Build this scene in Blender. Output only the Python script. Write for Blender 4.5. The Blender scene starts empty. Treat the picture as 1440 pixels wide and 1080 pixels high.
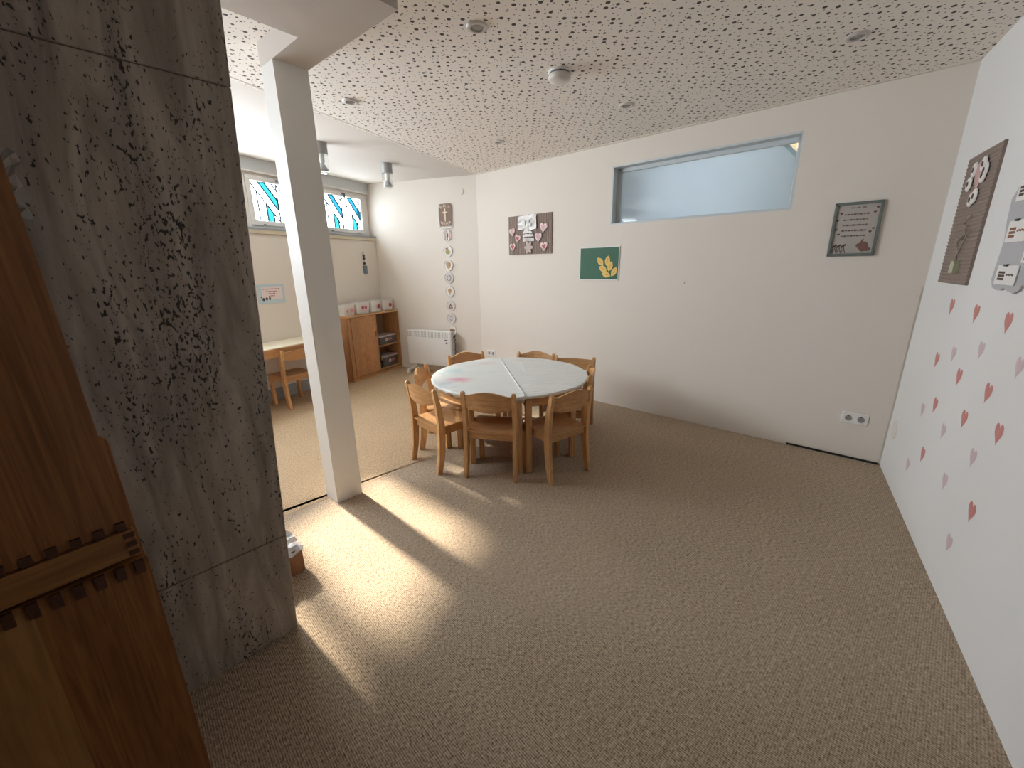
import bpy, bmesh, math, random
from mathutils import Vector, Matrix
random.seed(7)
sc = bpy.context.scene
C = sc.collection
PI = math.pi
R_ = math.radians

# ------------------------------------------------------------------ camera
CAM_H = 1.4
FPX = 580.0
AX_R = Vector((0.99987711, -0.00428475, -0.01507974))
AX_D = Vector((-0.01567666, -0.27328676, -0.96180486))
AX_F = Vector((0.0, 0.96192307, -0.27332034))
cam = bpy.data.cameras.new('camera')
camo = bpy.data.objects.new('camera', cam)
C.objects.link(camo)
M = Matrix((AX_R, -AX_D, -AX_F)).transposed().to_4x4()
M.translation = Vector((0, 0, CAM_H))
camo.matrix_world = M
cam.sensor_width = 36
cam.lens = FPX / 1440 * 36
cam.clip_start = 0.02
sc.camera = camo

# ------------------------------------------------------------------ world, sun, exposure
sc.view_settings.view_transform = 'Standard'
sc.view_settings.look = 'None'
sc.view_settings.exposure = 1.1
sc.view_settings.gamma = 1
sc.view_settings.use_curve_mapping = False
w = bpy.data.worlds.new('sky')
sc.world = w
w.use_nodes = True
bg = w.node_tree.nodes['Background']
bg.inputs[0].default_value = (0.89, 0.945, 1.0, 1)
bg.inputs[1].default_value = 19.0
SUN_AZ, SUN_EL = -42.5, 33.0
sl = bpy.data.lights.new('sun', 'SUN')
sl.energy = 12.0
sl.angle = R_(3.2)
sl.color = (1.0, 0.86, 0.68)
so = bpy.data.objects.new('sun', sl)
C.objects.link(so)
_d = Vector((math.cos(R_(SUN_AZ)) * math.cos(R_(SUN_EL)), math.sin(R_(SUN_AZ)) * math.cos(R_(SUN_EL)), -math.sin(R_(SUN_EL))))
so.rotation_euler = _d.to_track_quat('-Z', 'Y').to_euler()
so.location = (-6, 8, 6)
sc.cycles.max_bounces = 12
sc.cycles.diffuse_bounces = 8
sc.cycles.transparent_max_bounces = 16
sc.cycles.caustics_reflective = False
sc.cycles.caustics_refractive = False
sc.cycles.sample_clamp_indirect = 6

# ------------------------------------------------------------------ placing helpers
def ray(px, py):
    return AX_R * (px - 720) + AX_D * (py - 540) + AX_F * FPX
def on_z(px, py, z=0.0):
    r = ray(px, py)
    q = r * ((z - CAM_H) / r.z)
    return Vector((q.x, q.y, z))
class Plane:
    """vertical plane; deg = heading of 'right' as one looks at it from the room"""
    def __init__(s, p, deg):
        s.deg = deg; s.p = Vector((p[0], p[1], 0)); a = R_(deg)
        s.u = Vector((math.cos(a), math.sin(a), 0)); s.n = Vector((-math.sin(a), math.cos(a), 0))
    def hit(s, px, py):
        r = ray(px, py); t = s.n.dot(s.p) / s.n.dot(r)
        q = r * t; q.z += CAM_H
        return q
    def uz(s, px, py):
        q = s.hit(px, py); return (q - s.p).dot(s.u), q.z
    def at(s, u, z=0.0, out=0.0):
        q = s.p + s.u * u - s.n * out; q.z = z
        return q
    def off(s, d):
        return Plane(s.p - s.n * d, s.deg)

# ------------------------------------------------------------------ materials
def nodes(name):
    m = bpy.data.materials.new(name); m.use_nodes = True
    nt = m.node_tree
    return m, nt, nt.nodes['Principled BSDF']
def N(nt, t, **kw):
    n = nt.nodes.new(t)
    for k, v in kw.items():
        if k.startswith('i_'):
            n.inputs[int(k[2:])].default_value = v
        else:
            setattr(n, k, v)
    return n
def col(c): return (c[0], c[1], c[2], 1)
def lin(r, g, b):
    f = lambda v: (v / 255 / 12.92) if v / 255 <= 0.04045 else ((v / 255 + 0.055) / 1.055) ** 2.4
    return (f(r), f(g), f(b))
def plain(name, c, rough=0.6, metal=0.0, bump=0.0, bscale=60, spec=0.5, var=0.0):
    m, nt, b = nodes(name)
    b.inputs['Base Color'].default_value = col(c)
    b.inputs['Roughness'].default_value = rough
    b.inputs['Metallic'].default_value = metal
    b.inputs['Specular IOR Level'].default_value = spec
    tc = N(nt, 'ShaderNodeTexCoord')
    if var:
        n = N(nt, 'ShaderNodeTexNoise'); n.inputs['Scale'].default_value = 6; n.inputs['Detail'].default_value = 4
        nt.links.new(tc.outputs['Object'], n.inputs['Vector'])
        mx = N(nt, 'ShaderNodeMix', data_type='RGBA')
        mx.inputs[6].default_value = col([v * (1 - var) for v in c]); mx.inputs[7].default_value = col([min(1, v * (1 + var)) for v in c])
        nt.links.new(n.outputs['Fac'], mx.inputs[0]); nt.links.new(mx.outputs[2], b.inputs['Base Color'])
    if bump:
        n = N(nt, 'ShaderNodeTexNoise'); n.inputs['Scale'].default_value = bscale; n.inputs['Detail'].default_value = 3
        nt.links.new(tc.outputs['Object'], n.inputs['Vector'])
        bp = N(nt, 'ShaderNodeBump'); bp.inputs['Strength'].default_value = bump; bp.inputs['Distance'].default_value = 0.004
        nt.links.new(n.outputs['Fac'], bp.inputs['Height']); nt.links.new(bp.outputs[0], b.inputs['Normal'])
    return m
def wood(name, c1, c2, scale=(40, 40, 3), rough=0.45, dist=1.5, glue=None, bands=4.0):
    m, nt, b = nodes(name)
    tc = N(nt, 'ShaderNodeTexCoord')
    mp = N(nt, 'ShaderNodeMapping'); mp.inputs['Scale'].default_value = scale
    n = N(nt, 'ShaderNodeTexNoise'); n.inputs['Scale'].default_value = 1.0; n.inputs['Detail'].default_value = 6; n.inputs['Distortion'].default_value = dist
    n2 = N(nt, 'ShaderNodeTexNoise'); n2.inputs['Scale'].default_value = bands; n2.inputs['Detail'].default_value = 2
    nt.links.new(tc.outputs['Object'], mp.inputs['Vector']); nt.links.new(mp.outputs[0], n.inputs['Vector'])
    mp2 = N(nt, 'ShaderNodeMapping'); mp2.inputs['Scale'].default_value = tuple(1.0 if v > 10 else 0.12 for v in scale)
    nt.links.new(tc.outputs['Object'], mp2.inputs['Vector']); nt.links.new(mp2.outputs[0], n2.inputs['Vector'])
    r = N(nt, 'ShaderNodeValToRGB'); r.color_ramp.elements[0].position = 0.32; r.color_ramp.elements[1].position = 0.68
    r.color_ramp.elements[0].color = col(c1); r.color_ramp.elements[1].color = col(c2)
    nt.links.new(n.outputs['Fac'], r.inputs[0])
    mx = N(nt, 'ShaderNodeMix', data_type='RGBA', blend_type='MULTIPLY'); mx.inputs[0].default_value = 0.55
    r2 = N(nt, 'ShaderNodeValToRGB'); r2.color_ramp.elements[0].position = 0.35; r2.color_ramp.elements[1].position = 0.65
    r2.color_ramp.elements[0].color = (0.62, 0.58, 0.52, 1); r2.color_ramp.elements[1].color = (1.1, 1.1, 1.1, 1)
    nt.links.new(n2.outputs['Fac'], r2.inputs[0])
    nt.links.new(r.outputs[0], mx.inputs[6]); nt.links.new(r2.outputs[0], mx.inputs[7])
    nt.links.new(mx.outputs[2], b.inputs['Base Color'])
    b.inputs['Roughness'].default_value = rough
    bp = N(nt, 'ShaderNodeBump'); bp.inputs['Strength'].default_value = 0.08; bp.inputs['Distance'].default_value = 0.002
    nt.links.new(n.outputs['Fac'], bp.inputs['Height']); nt.links.new(bp.outputs[0], b.inputs['Normal'])
    return m
def carpet(name, c1, c2, rot):
    m, nt, b = nodes(name)
    tc = N(nt, 'ShaderNodeTexCoord')
    mp = N(nt, 'ShaderNodeMapping'); mp.inputs['Rotation'].default_value = (0, 0, R_(rot))
    nt.links.new(tc.outputs['Object'], mp.inputs['Vector'])
    wv = N(nt, 'ShaderNodeTexWave', wave_type='BANDS', bands_direction='X'); wv.inputs['Scale'].default_value = 46; wv.inputs['Distortion'].default_value = 0.9
    wv.inputs['Detail'].default_value = 2; wv.inputs['Detail Scale'].default_value = 3
    nt.links.new(mp.outputs[0], wv.inputs['Vector'])
    mp3 = N(nt, 'ShaderNodeMapping'); mp3.inputs['Scale'].default_value = (1, 0.45, 1)
    nt.links.new(mp.outputs[0], mp3.inputs['Vector'])
    n1 = N(nt, 'ShaderNodeTexNoise'); n1.inputs['Scale'].default_value = 150; n1.inputs['Detail'].default_value = 3; n1.inputs['Roughness'].default_value = 0.7
    n2 = N(nt, 'ShaderNodeTexNoise'); n2.inputs['Scale'].default_value = 1.6; n2.inputs['Detail'].default_value = 4
    nt.links.new(mp3.outputs[0], n1.inputs['Vector']); nt.links.new(mp.outputs[0], n2.inputs['Vector'])
    wy = N(nt, 'ShaderNodeTexWave', wave_type='BANDS', bands_direction='Y'); wy.inputs['Scale'].default_value = 38; wy.inputs['Distortion'].default_value = 1.5; wy.inputs['Detail Scale'].default_value = 3
    nt.links.new(mp.outputs[0], wy.inputs['Vector'])
    ws = N(nt, 'ShaderNodeMath', operation='MULTIPLY_ADD'); ws.inputs[1].default_value = 0.6; nt.links.new(wy.outputs['Fac'], ws.inputs[0]); nt.links.new(wv.outputs['Fac'], ws.inputs[2])
    a = N(nt, 'ShaderNodeMath', operation='MULTIPLY_ADD'); a.inputs[1].default_value = 0.3
    nt.links.new(ws.outputs[0], a.inputs[0])
    k = N(nt, 'ShaderNodeMath', operation='MULTIPLY_ADD'); k.inputs[1].default_value = 1.7; k.inputs[2].default_value = -0.57
    nt.links.new(n1.outputs['Fac'], k.inputs[0]); nt.links.new(k.outputs[0], a.inputs[2])
    cr = N(nt, 'ShaderNodeValToRGB'); cr.color_ramp.elements[0].position = 0.1; cr.color_ramp.elements[1].position = 0.85
    cr.color_ramp.elements[0].color = col(c1); cr.color_ramp.elements[1].color = col(c2)
    nt.links.new(a.outputs[0], cr.inputs[0])
    mx = N(nt, 'ShaderNodeMix', data_type='RGBA', blend_type='MULTIPLY'); mx.inputs[0].default_value = 0.5
    r2 = N(nt, 'ShaderNodeValToRGB'); r2.color_ramp.elements[0].position = 0.35; r2.color_ramp.elements[1].position = 0.65
    r2.color_ramp.elements[0].color = (0.88, 0.87, 0.86, 1); r2.color_ramp.elements[1].color = (1, 1, 1, 1)
    nt.links.new(n2.outputs['Fac'], r2.inputs[0]); nt.links.new(cr.outputs[0], mx.inputs[6]); nt.links.new(r2.outputs[0], mx.inputs[7])
    nt.links.new(mx.outputs[2], b.inputs['Base Color'])
    b.inputs['Roughness'].default_value = 0.95; b.inputs['Specular IOR Level'].default_value = 0.15
    bp = N(nt, 'ShaderNodeBump'); bp.inputs['Strength'].default_value = 0.55; bp.inputs['Distance'].default_value = 0.004
    nt.links.new(a.outputs[0], bp.inputs['Height']); nt.links.new(bp.outputs[0], b.inputs['Normal'])
    return m
def perforated(name, c):
    m, nt, b = nodes(name)
    tc = N(nt, 'ShaderNodeTexCoord')
    def layer(cell, rmin, rmax, rnd, offs, keep):
        mp = N(nt, 'ShaderNodeMapping'); mp.inputs['Location'].default_value = (offs, offs * 1.7, 0)
        mp.inputs['Scale'].default_value = (1, 1, 0)
        nt.links.new(tc.outputs['Object'], mp.inputs['Vector'])
        v = N(nt, 'ShaderNodeTexVoronoi', voronoi_dimensions='2D', feature='F1'); v.inputs['Scale'].default_value = 1 / cell
        v.inputs['Randomness'].default_value = rnd
        nt.links.new(mp.outputs[0], v.inputs['Vector'])
        sp = N(nt, 'ShaderNodeSeparateColor'); nt.links.new(v.outputs['Color'], sp.inputs[0])
        mr = N(nt, 'ShaderNodeMapRange'); mr.inputs['To Min'].default_value = rmin / cell; mr.inputs['To Max'].default_value = rmax / cell
        nt.links.new(sp.outputs[0], mr.inputs['Value'])
        lt = N(nt, 'ShaderNodeMath', operation='LESS_THAN'); nt.links.new(v.outputs['Distance'], lt.inputs[0]); nt.links.new(mr.outputs[0], lt.inputs[1])
        kp = N(nt, 'ShaderNodeMath', operation='LESS_THAN'); nt.links.new(sp.outputs[1], kp.inputs[0]); kp.inputs[1].default_value = keep
        ml = N(nt, 'ShaderNodeMath', operation='MULTIPLY'); nt.links.new(lt.outputs[0], ml.inputs[0]); nt.links.new(kp.outputs[0], ml.inputs[1])
        return ml
    l1 = layer(0.056, 0.0050, 0.0105, 0.62, 0.0, 1.1)
    l2 = layer(0.033, 0.0020, 0.0042, 0.7, 0.013, 0.95)
    mxm = N(nt, 'ShaderNodeMath', operation='MAXIMUM'); nt.links.new(l1.outputs[0], mxm.inputs[0]); nt.links.new(l2.outputs[0], mxm.inputs[1])
    mx = N(nt, 'ShaderNodeMix', data_type='RGBA'); mx.inputs[6].default_value = col(c); mx.inputs[7].default_value = (0.07, 0.062, 0.055, 1)
    nt.links.new(mxm.outputs[0], mx.inputs[0]); nt.links.new(mx.outputs[2], b.inputs['Base Color'])
    b.inputs['Roughness'].default_value = 0.9
    inv = N(nt, 'ShaderNodeMath', operation='SUBTRACT'); inv.inputs[0].default_value = 1; nt.links.new(mxm.outputs[0], inv.inputs[1])
    bp = N(nt, 'ShaderNodeBump'); bp.inputs['Strength'].default_value = 0.1; bp.inputs['Distance'].default_value = 0.001
    nt.links.new(inv.outputs[0], bp.inputs['Height']); nt.links.new(bp.outputs[0], b.inputs['Normal'])
    return m
def travertine(name):
    m, nt, b = nodes(name)
    tc = N(nt, 'ShaderNodeTexCoord')
    def noise(scale, s, det=5, dist=0.0, rough=0.6):
        mp = N(nt, 'ShaderNodeMapping'); mp.inputs['Scale'].default_value = scale
        nt.links.new(tc.outputs['Object'], mp.inputs['Vector'])
        n = N(nt, 'ShaderNodeTexNoise'); n.inputs['Scale'].default_value = s; n.inputs['Detail'].default_value = det
        n.inputs['Distortion'].default_value = dist; n.inputs['Roughness'].default_value = rough
        nt.links.new(mp.outputs[0], n.inputs['Vector'])
        return n
    st = noise((1, 1, 0.14), 14, 8, 0.9)
    cr = N(nt, 'ShaderNodeValToRGB'); e = cr.color_ramp.elements
    e[0].position = 0.3; e[0].color = col(lin(120, 110, 101)); e[1].position = 0.72; e[1].color = col(lin(186, 175, 164))
    e2 = e.new(0.5); e2.color = col(lin(154, 143, 132))
    nt.links.new(st.outputs['Fac'], cr.inputs[0])
    band = noise((1, 1, 0.22), 5.5, 4, 0.6)     # where the pores gather
    p1 = noise((1, 1, 0.5), 120, 2, 0.3, 0.6)  # fine pores
    p2 = noise((1, 1, 0.32), 55, 4, 0.8, 0.7)   # long pores
    def thr(n, lo, hi):
        mr = N(nt, 'ShaderNodeMapRange'); mr.inputs['From Min'].default_value = lo; mr.inputs['From Max'].default_value = hi
        nt.links.new(n.outputs[0], mr.inputs['Value']); return mr
    def addn(a, bq, f):
        x = N(nt, 'ShaderNodeMath', operation='MULTIPLY_ADD'); x.inputs[1].default_value = f
        nt.links.new(bq.outputs[0], x.inputs[0]); nt.links.new(a.outputs[0], x.inputs[2]); return x
    m1 = thr(addn(p1, band, 0.55), 0.90, 0.94)
    m2 = thr(addn(p2, band, 0.6), 1.0, 1.03)
    mxm = N(nt, 'ShaderNodeMath', operation='MAXIMUM'); nt.links.new(m1.outputs[0], mxm.inputs[0]); nt.links.new(m2.outputs[0], mxm.inputs[1])
    mx = N(nt, 'ShaderNodeMix', data_type='RGBA'); mx.inputs[7].default_value = col(lin(48, 42, 38))
    nt.links.new(mxm.outputs[0], mx.inputs[0]); nt.links.new(cr.outputs[0], mx.inputs[6])
    nt.links.new(mx.outputs[2], b.inputs['Base Color'])
    b.inputs['Roughness'].default_value = 0.55
    inv = N(nt, 'ShaderNodeMath', operation='SUBTRACT'); inv.inputs[0].default_value = 1; nt.links.new(mxm.outputs[0], inv.inputs[1])
    bp = N(nt, 'ShaderNodeBump'); bp.inputs['Strength'].default_value = 0.7; bp.inputs['Distance'].default_value = 0.006
    nt.links.new(inv.outputs[0], bp.inputs['Height']); nt.links.new(bp.outputs[0], b.inputs['Normal'])
    return m
def pane(name, c):
    m = bpy.data.materials.new(name); m.use_nodes = True; nt = m.node_tree
    nt.nodes.remove(nt.nodes['Principled BSDF'])
    out = nt.nodes['Material Output']
    t = N(nt, 'ShaderNodeBsdfTransparent'); t.inputs[0].default_value = col(c)
    g = N(nt, 'ShaderNodeBsdfGlossy'); g.inputs['Roughness'].default_value = 0.08
    mx = N(nt, 'ShaderNodeMixShader'); mx.inputs[0].default_value = 0.04
    nt.links.new(t.outputs[0], mx.inputs[1]); nt.links.new(g.outputs[0], mx.inputs[2]); nt.links.new(mx.outputs[0], out.inputs[0])
    return m
def clear(name, tint=(1, 1, 1), fac=0.1, rough=0.05):
    m = bpy.data.materials.new(name); m.use_nodes = True; nt = m.node_tree
    nt.nodes.remove(nt.nodes['Principled BSDF'])
    out = nt.nodes['Material Output']
    t = N(nt, 'ShaderNodeBsdfTransparent'); t.inputs[0].default_value = col(tint)
    g = N(nt, 'ShaderNodeBsdfGlossy'); g.inputs['Roughness'].default_value = rough
    fr = N(nt, 'ShaderNodeLayerWeight'); pw = N(nt, 'ShaderNodeMath', operation='POWER'); pw.inputs[1].default_value = 4.0
    nt.links.new(fr.outputs['Facing'], pw.inputs[0])
    a = N(nt, 'ShaderNodeMath', operation='MULTIPLY_ADD'); a.inputs[1].default_value = 0.6; a.inputs[2].default_value = fac; nt.links.new(pw.outputs[0], a.inputs[0])
    mx = N(nt, 'ShaderNodeMixShader'); nt.links.new(a.outputs[0], mx.inputs[0])
    nt.links.new(t.outputs[0], mx.inputs[1]); nt.links.new(g.outputs[0], mx.inputs[2]); nt.links.new(mx.outputs[0], out.inputs[0])
    return m
def frosted(name, c, fac=0.35):
    m = bpy.data.materials.new(name); m.use_nodes = True; nt = m.node_tree
    b = nt.nodes['Principled BSDF']; out = nt.nodes['Material Output']
    b.inputs['Base Color'].default_value = col(c); b.inputs['Roughness'].default_value = 0.35
    t = N(nt, 'ShaderNodeBsdfTransparent'); t.inputs[0].default_value = (0.9, 0.9, 0.92, 1)
    mx = N(nt, 'ShaderNodeMixShader'); mx.inputs[0].default_value = fac
    nt.links.new(b.outputs[0], mx.inputs[1]); nt.links.new(t.outputs[0], mx.inputs[2]); nt.links.new(mx.outputs[0], out.inputs[0])
    return m

WALL = plain('wall_paint', lin(222, 214, 204), 0.85, bump=0.12, bscale=90)
WHITE = plain('white_paint', lin(222, 220, 216), 0.6, bump=0.05, bscale=120)
CEIL = plain('smooth_ceiling', lin(212, 206, 199), 0.9, bump=0.08)
PERF = perforated('perforated_ceiling', lin(238, 231, 223))
CARP = carpet('carpet_brown', lin(100, 84, 70), lin(208, 188, 164), -43)
CARP2 = carpet('carpet_left', lin(112, 93, 71), lin(216, 189, 155), -43)
STONE = travertine('travertine')
DARK = plain('dark_gap', (0.02, 0.017, 0.014), 0.9)
BEECH = wood('beech_wood', lin(186, 138, 90), lin(218, 174, 122), (9, 9, 70), 0.4)
BEECH_V = wood('beech_wood_upright', lin(186, 138, 90), lin(218, 174, 122), (60, 60, 4), 0.4)
BEECH_X = wood('beech_wood_level', lin(180, 132, 86), lin(214, 168, 117), (4, 60, 60), 0.4)
CABW = wood('cabinet_wood', lin(168, 120, 78), lin(196, 148, 102), (50, 50, 4), 0.45)
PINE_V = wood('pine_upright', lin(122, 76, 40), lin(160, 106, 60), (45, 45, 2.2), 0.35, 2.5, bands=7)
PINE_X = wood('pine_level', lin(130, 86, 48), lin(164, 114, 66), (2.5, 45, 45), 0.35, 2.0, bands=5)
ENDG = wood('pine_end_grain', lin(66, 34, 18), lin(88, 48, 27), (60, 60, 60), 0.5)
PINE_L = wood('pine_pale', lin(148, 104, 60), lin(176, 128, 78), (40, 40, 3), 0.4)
METAL = plain('brushed_metal', (0.42, 0.42, 0.42), 0.35, 1.0)
GREY = plain('grey_plastic', lin(120, 122, 124), 0.5)
DGREY = plain('dark_grey_plastic', lin(70, 72, 76), 0.5)
BLACK = plain('black_plastic', (0.02, 0.02, 0.025), 0.4)
PLASW = plain('white_plastic', lin(228, 226, 222), 0.35)
LEAD = plain('lead_came', (0.03, 0.035, 0.04), 0.6)
P_CLEAR = pane('opal_glass', (0.76, 0.78, 0.79))
P_PLAIN = pane('plain_window_glass', (0.86, 0.875, 0.885))
P_CYAN = pane('turquoise_glass', (0.05, 0.165, 0.18))
P_BLUE = pane('blue_glass', (0.04, 0.14, 0.18))
P_LILAC = pane('lilac_glass', (0.6, 0.5, 0.8))
CLEARG = clear('clear_glass', (0.97, 0.975, 0.98), 0.02)
PAPER = plain('white_paper', lin(228, 224, 220), 0.7)
PAPERG = plain('soft_grey_paper', lin(205, 200, 196), 0.7)
PINK = plain('pink_print', lin(206, 140, 140), 0.6, var=0.15)
DPINK = plain('rose_print', lin(176, 84, 90), 0.6, var=0.15)
BROWN = plain('brown_card', lin(134, 112, 100), 0.8)
BROWN2 = plain('taupe_ribbed_card', lin(140, 124, 114), 0.85, bump=0.1)
CREAM = plain('cream_lettering', lin(226, 208, 186), 0.7)
GREEN = plain('green_poster', lin(40, 92, 66), 0.6, var=0.05)
LEAFY = plain('yellow_leaf', lin(224, 188, 96), 0.6, var=0.08)
INK = plain('ink', lin(90, 72, 66), 0.7)
INKR = plain('red_ink', lin(150, 70, 66), 0.7)
GFRAME = plain('grey_green_frame', lin(108, 115, 109), 0.45)
SKYB = plain('pale_blue_card', lin(186, 206, 214), 0.7)

# ------------------------------------------------------------------ mesh helpers
def build(name, bm, m, parent=None, smooth=False, loc=None):
    me = bpy.data.meshes.new(name)
    bmesh.ops.recalc_face_normals(bm, faces=bm.faces)
    bm.to_mesh(me); bm.free()
    me.materials.append(m)
    if smooth:
        for p in me.polygons: p.use_smooth = True
        me.set_sharp_from_angle(angle=R_(38))
    o = bpy.data.objects.new(name, me); C.objects.link(o)
    if parent is not None: o.parent = parent
    if loc is not None: o.location = loc
    return o
def thing(name, label=None, cat=None, loc=(0, 0, 0), rz=0, group=None, kind=None):
    o = bpy.data.objects.new(name, None); C.objects.link(o)
    o.empty_display_size = 0.05
    o.location = loc; o.rotation_euler = (0, 0, rz)
    return tag(o, label, cat, group, kind)
def tag(o, label=None, cat=None, group=None, kind=None):
    if label: o['label'] = label
    if cat: o['category'] = cat
    if group: o['group'] = group
    if kind: o['kind'] = kind
    return o
def B(): return bmesh.new()
def box(bm, size, cen, rot=None, bev=0.0, seg=1):
    r = bmesh.ops.create_cube(bm, size=1.0)
    vs = r['verts']
    M4 = Matrix.Translation(cen) @ (rot.to_4x4() if rot is not None else Matrix.Identity(4)) @ Matrix.Diagonal((size[0], size[1], size[2], 1))
    bmesh.ops.transform(bm, matrix=M4, verts=vs)
    if bev:
        es = list({e for v in vs for e in v.link_edges})
        bmesh.ops.bevel(bm, geom=es, offset=bev, segments=seg, affect='EDGES', profile=0.5)
    return bm
def bx(size, cen, bev=0.0, seg=1, rot=None):
    return box(B(), size, cen, rot, bev, seg)
def prism(bm, pts, axis, d0, d1, rev=False):
    """pts 2D outline; axis 'x','y','z' = extrusion axis; remaining axes in order"""
    def mk(p, d):
        if axis == 'x': return (d, p[0], p[1])
        if axis == 'y': return (p[0], d, p[1])
        return (p[0], p[1], d)
    a = [bm.verts.new(mk(p, d0)) for p in pts]
    b = [bm.verts.new(mk(p, d1)) for p in pts]
    n = len(pts)
    bm.faces.new(a); bm.faces.new(b[::-1])
    for i in range(n):
        bm.faces.new((a[i], b[i], b[(i + 1) % n], a[(i + 1) % n]))
    return bm
def pr(pts, axis, d0, d1): return prism(B(), pts, axis, d0, d1)
def lathe(bm, prof, cen=(0, 0, 0), n=24, flip=False):
    """prof: (r, z) list"""
    rings = []
    for r, z in prof:
        if r < 1e-6:
            rings.append([bm.verts.new((cen[0], cen[1], cen[2] + z))])
        else:
            rings.append([bm.verts.new((cen[0] + r * math.cos(2 * PI * i / n), cen[1] + r * math.sin(2 * PI * i / n), cen[2] + z)) for i in range(n)])
    for a, b in zip(rings, rings[1:]):
        for i in range(n):
            j = (i + 1) % n
            if len(a) == 1 and len(b) == 1: continue
            if len(a) == 1: bm.faces.new((a[0], b[j], b[i]))
            elif len(b) == 1: bm.faces.new((a[i], a[j], b[0]))
            else: bm.faces.new((a[i], a[j], b[j], b[i]))
    return bm
def tube(bm, pts, r, n=8):
    pts = [Vector(p) for p in pts]; rings = []
    for i, p in enumerate(pts):
        t = (pts[min(i + 1, len(pts) - 1)] - pts[max(i - 1, 0)]).normalized()
        a = t.cross(Vector((0, 0, 1)))
        if a.length < 1e-3: a = t.cross(Vector((1, 0, 0)))
        a.normalize(); b = t.cross(a)
        rings.append([bm.verts.new(p + (a * math.cos(2 * PI * k / n) + b * math.sin(2 * PI * k / n)) * r) for k in range(n)])
    for q, s in zip(rings, rings[1:]):
        for k in range(n): bm.faces.new((q[k], q[(k + 1) % n], s[(k + 1) % n], s[k]))
    bm.faces.new(rings[0]); bm.faces.new(rings[-1][::-1])
    return bm
def sheet(bm, f, nu, nv, th, nrm):
    """solid curved sheet; f(u,v)->Vector ; nrm(u,v)->Vector thickness direction"""
    A = [[bm.verts.new(f(i / nu, j / nv)) for j in range(nv + 1)] for i in range(nu + 1)]
    Bk = [[bm.verts.new(f(i / nu, j / nv) + nrm(i / nu, j / nv) * th) for j in range(nv + 1)] for i in range(nu + 1)]
    for i in range(nu):
        for j in range(nv):
            bm.faces.new((A[i][j], A[i + 1][j], A[i + 1][j + 1], A[i][j + 1]))
            bm.faces.new((Bk[i][j], Bk[i][j + 1], Bk[i + 1][j + 1], Bk[i + 1][j]))
    for i in range(nu):
        bm.faces.new((A[i][0], Bk[i][0], Bk[i + 1][0], A[i + 1][0]))
        bm.faces.new((A[i][nv], A[i + 1][nv], Bk[i + 1][nv], Bk[i][nv]))
    for j in range(nv):
        bm.faces.new((A[0][j], A[0][j + 1], Bk[0][j + 1], Bk[0][j]))
        bm.faces.new((A[nu][j], Bk[nu][j], Bk[nu][j + 1], A[nu][j + 1]))
    return bm
def heart(sx, sz, cx=0, cz=0, n=22, rot=0):
    P = []
    for i in range(n):
        t = 2 * PI * i / n
        x = 16 * math.sin(t) ** 3 / 32 * sx
        z = (13 * math.cos(t) - 5 * math.cos(2 * t) - 2 * math.cos(3 * t) - math.cos(4 * t) + 2.5) / 29 * sz
        P.append((cx + x * math.cos(rot) - z * math.sin(rot), cz + x * math.sin(rot) + z * math.cos(rot)))
    return P
def ell(rx, rz, cx=0, cz=0, n=20, rot=0):
    return [(cx + rx * math.cos(t) * math.cos(rot) - rz * math.sin(t) * math.sin(rot), cz + rx * math.cos(t) * math.sin(rot) + rz * math.sin(t) * math.cos(rot)) for t in (2 * PI * i / n for i in range(n))]
def rrect(w, h, r, cx=0, cz=0, n=4):
    P = []
    for sx, sz, a0 in ((1, 1, 0), (-1, 1, 90), (-1, -1, 180), (1, -1, 270)):
        for k in range(n + 1):
            a = R_(a0 + 90 * k / n)
            P.append((cx + sx * (w / 2 - r) + r * math.cos(a), cz + sz * (h / 2 - r) + r * math.sin(a)))
    return P
def text(name, s, size, m, parent, loc, depth=0.001, rot=0.0):
    cu = bpy.data.curves.new('txt', 'FONT'); cu.body = s; cu.size = size; cu.align_x = 'CENTER'; cu.align_y = 'CENTER'; cu.extrude = depth
    cu.resolution_u = 2
    t = bpy.data.objects.new('txt', cu); C.objects.link(t)
    bpy.context.view_layer.update()
    me = bpy.data.meshes.new_from_object(t.evaluated_get(bpy.context.evaluated_depsgraph_get()))
    C.objects.unlink(t); bpy.data.objects.remove(t)
    me.transform(Matrix.Translation(loc) @ Matrix.Rotation(-rot, 4, 'Y') @ Matrix.Rotation(PI / 2, 4, 'X'))
    me.materials.clear(); me.materials.append(m); me.name = name
    o = bpy.data.objects.new(name, me); C.objects.link(o); o.parent = parent
    return o
def copy_thing(root, loc, rz, label=None, group=None):
    r = root.copy(); C.objects.link(r); r.location = loc; r.rotation_euler = (0, 0, rz)
    if label: r['label'] = label
    if group: r['group'] = group
    for ch in list(root.children):
        c = ch.copy(); C.objects.link(c); c.parent = r
        for g in ch.children:
            d = g.copy(); C.objects.link(d); d.parent = c
    return r

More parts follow.
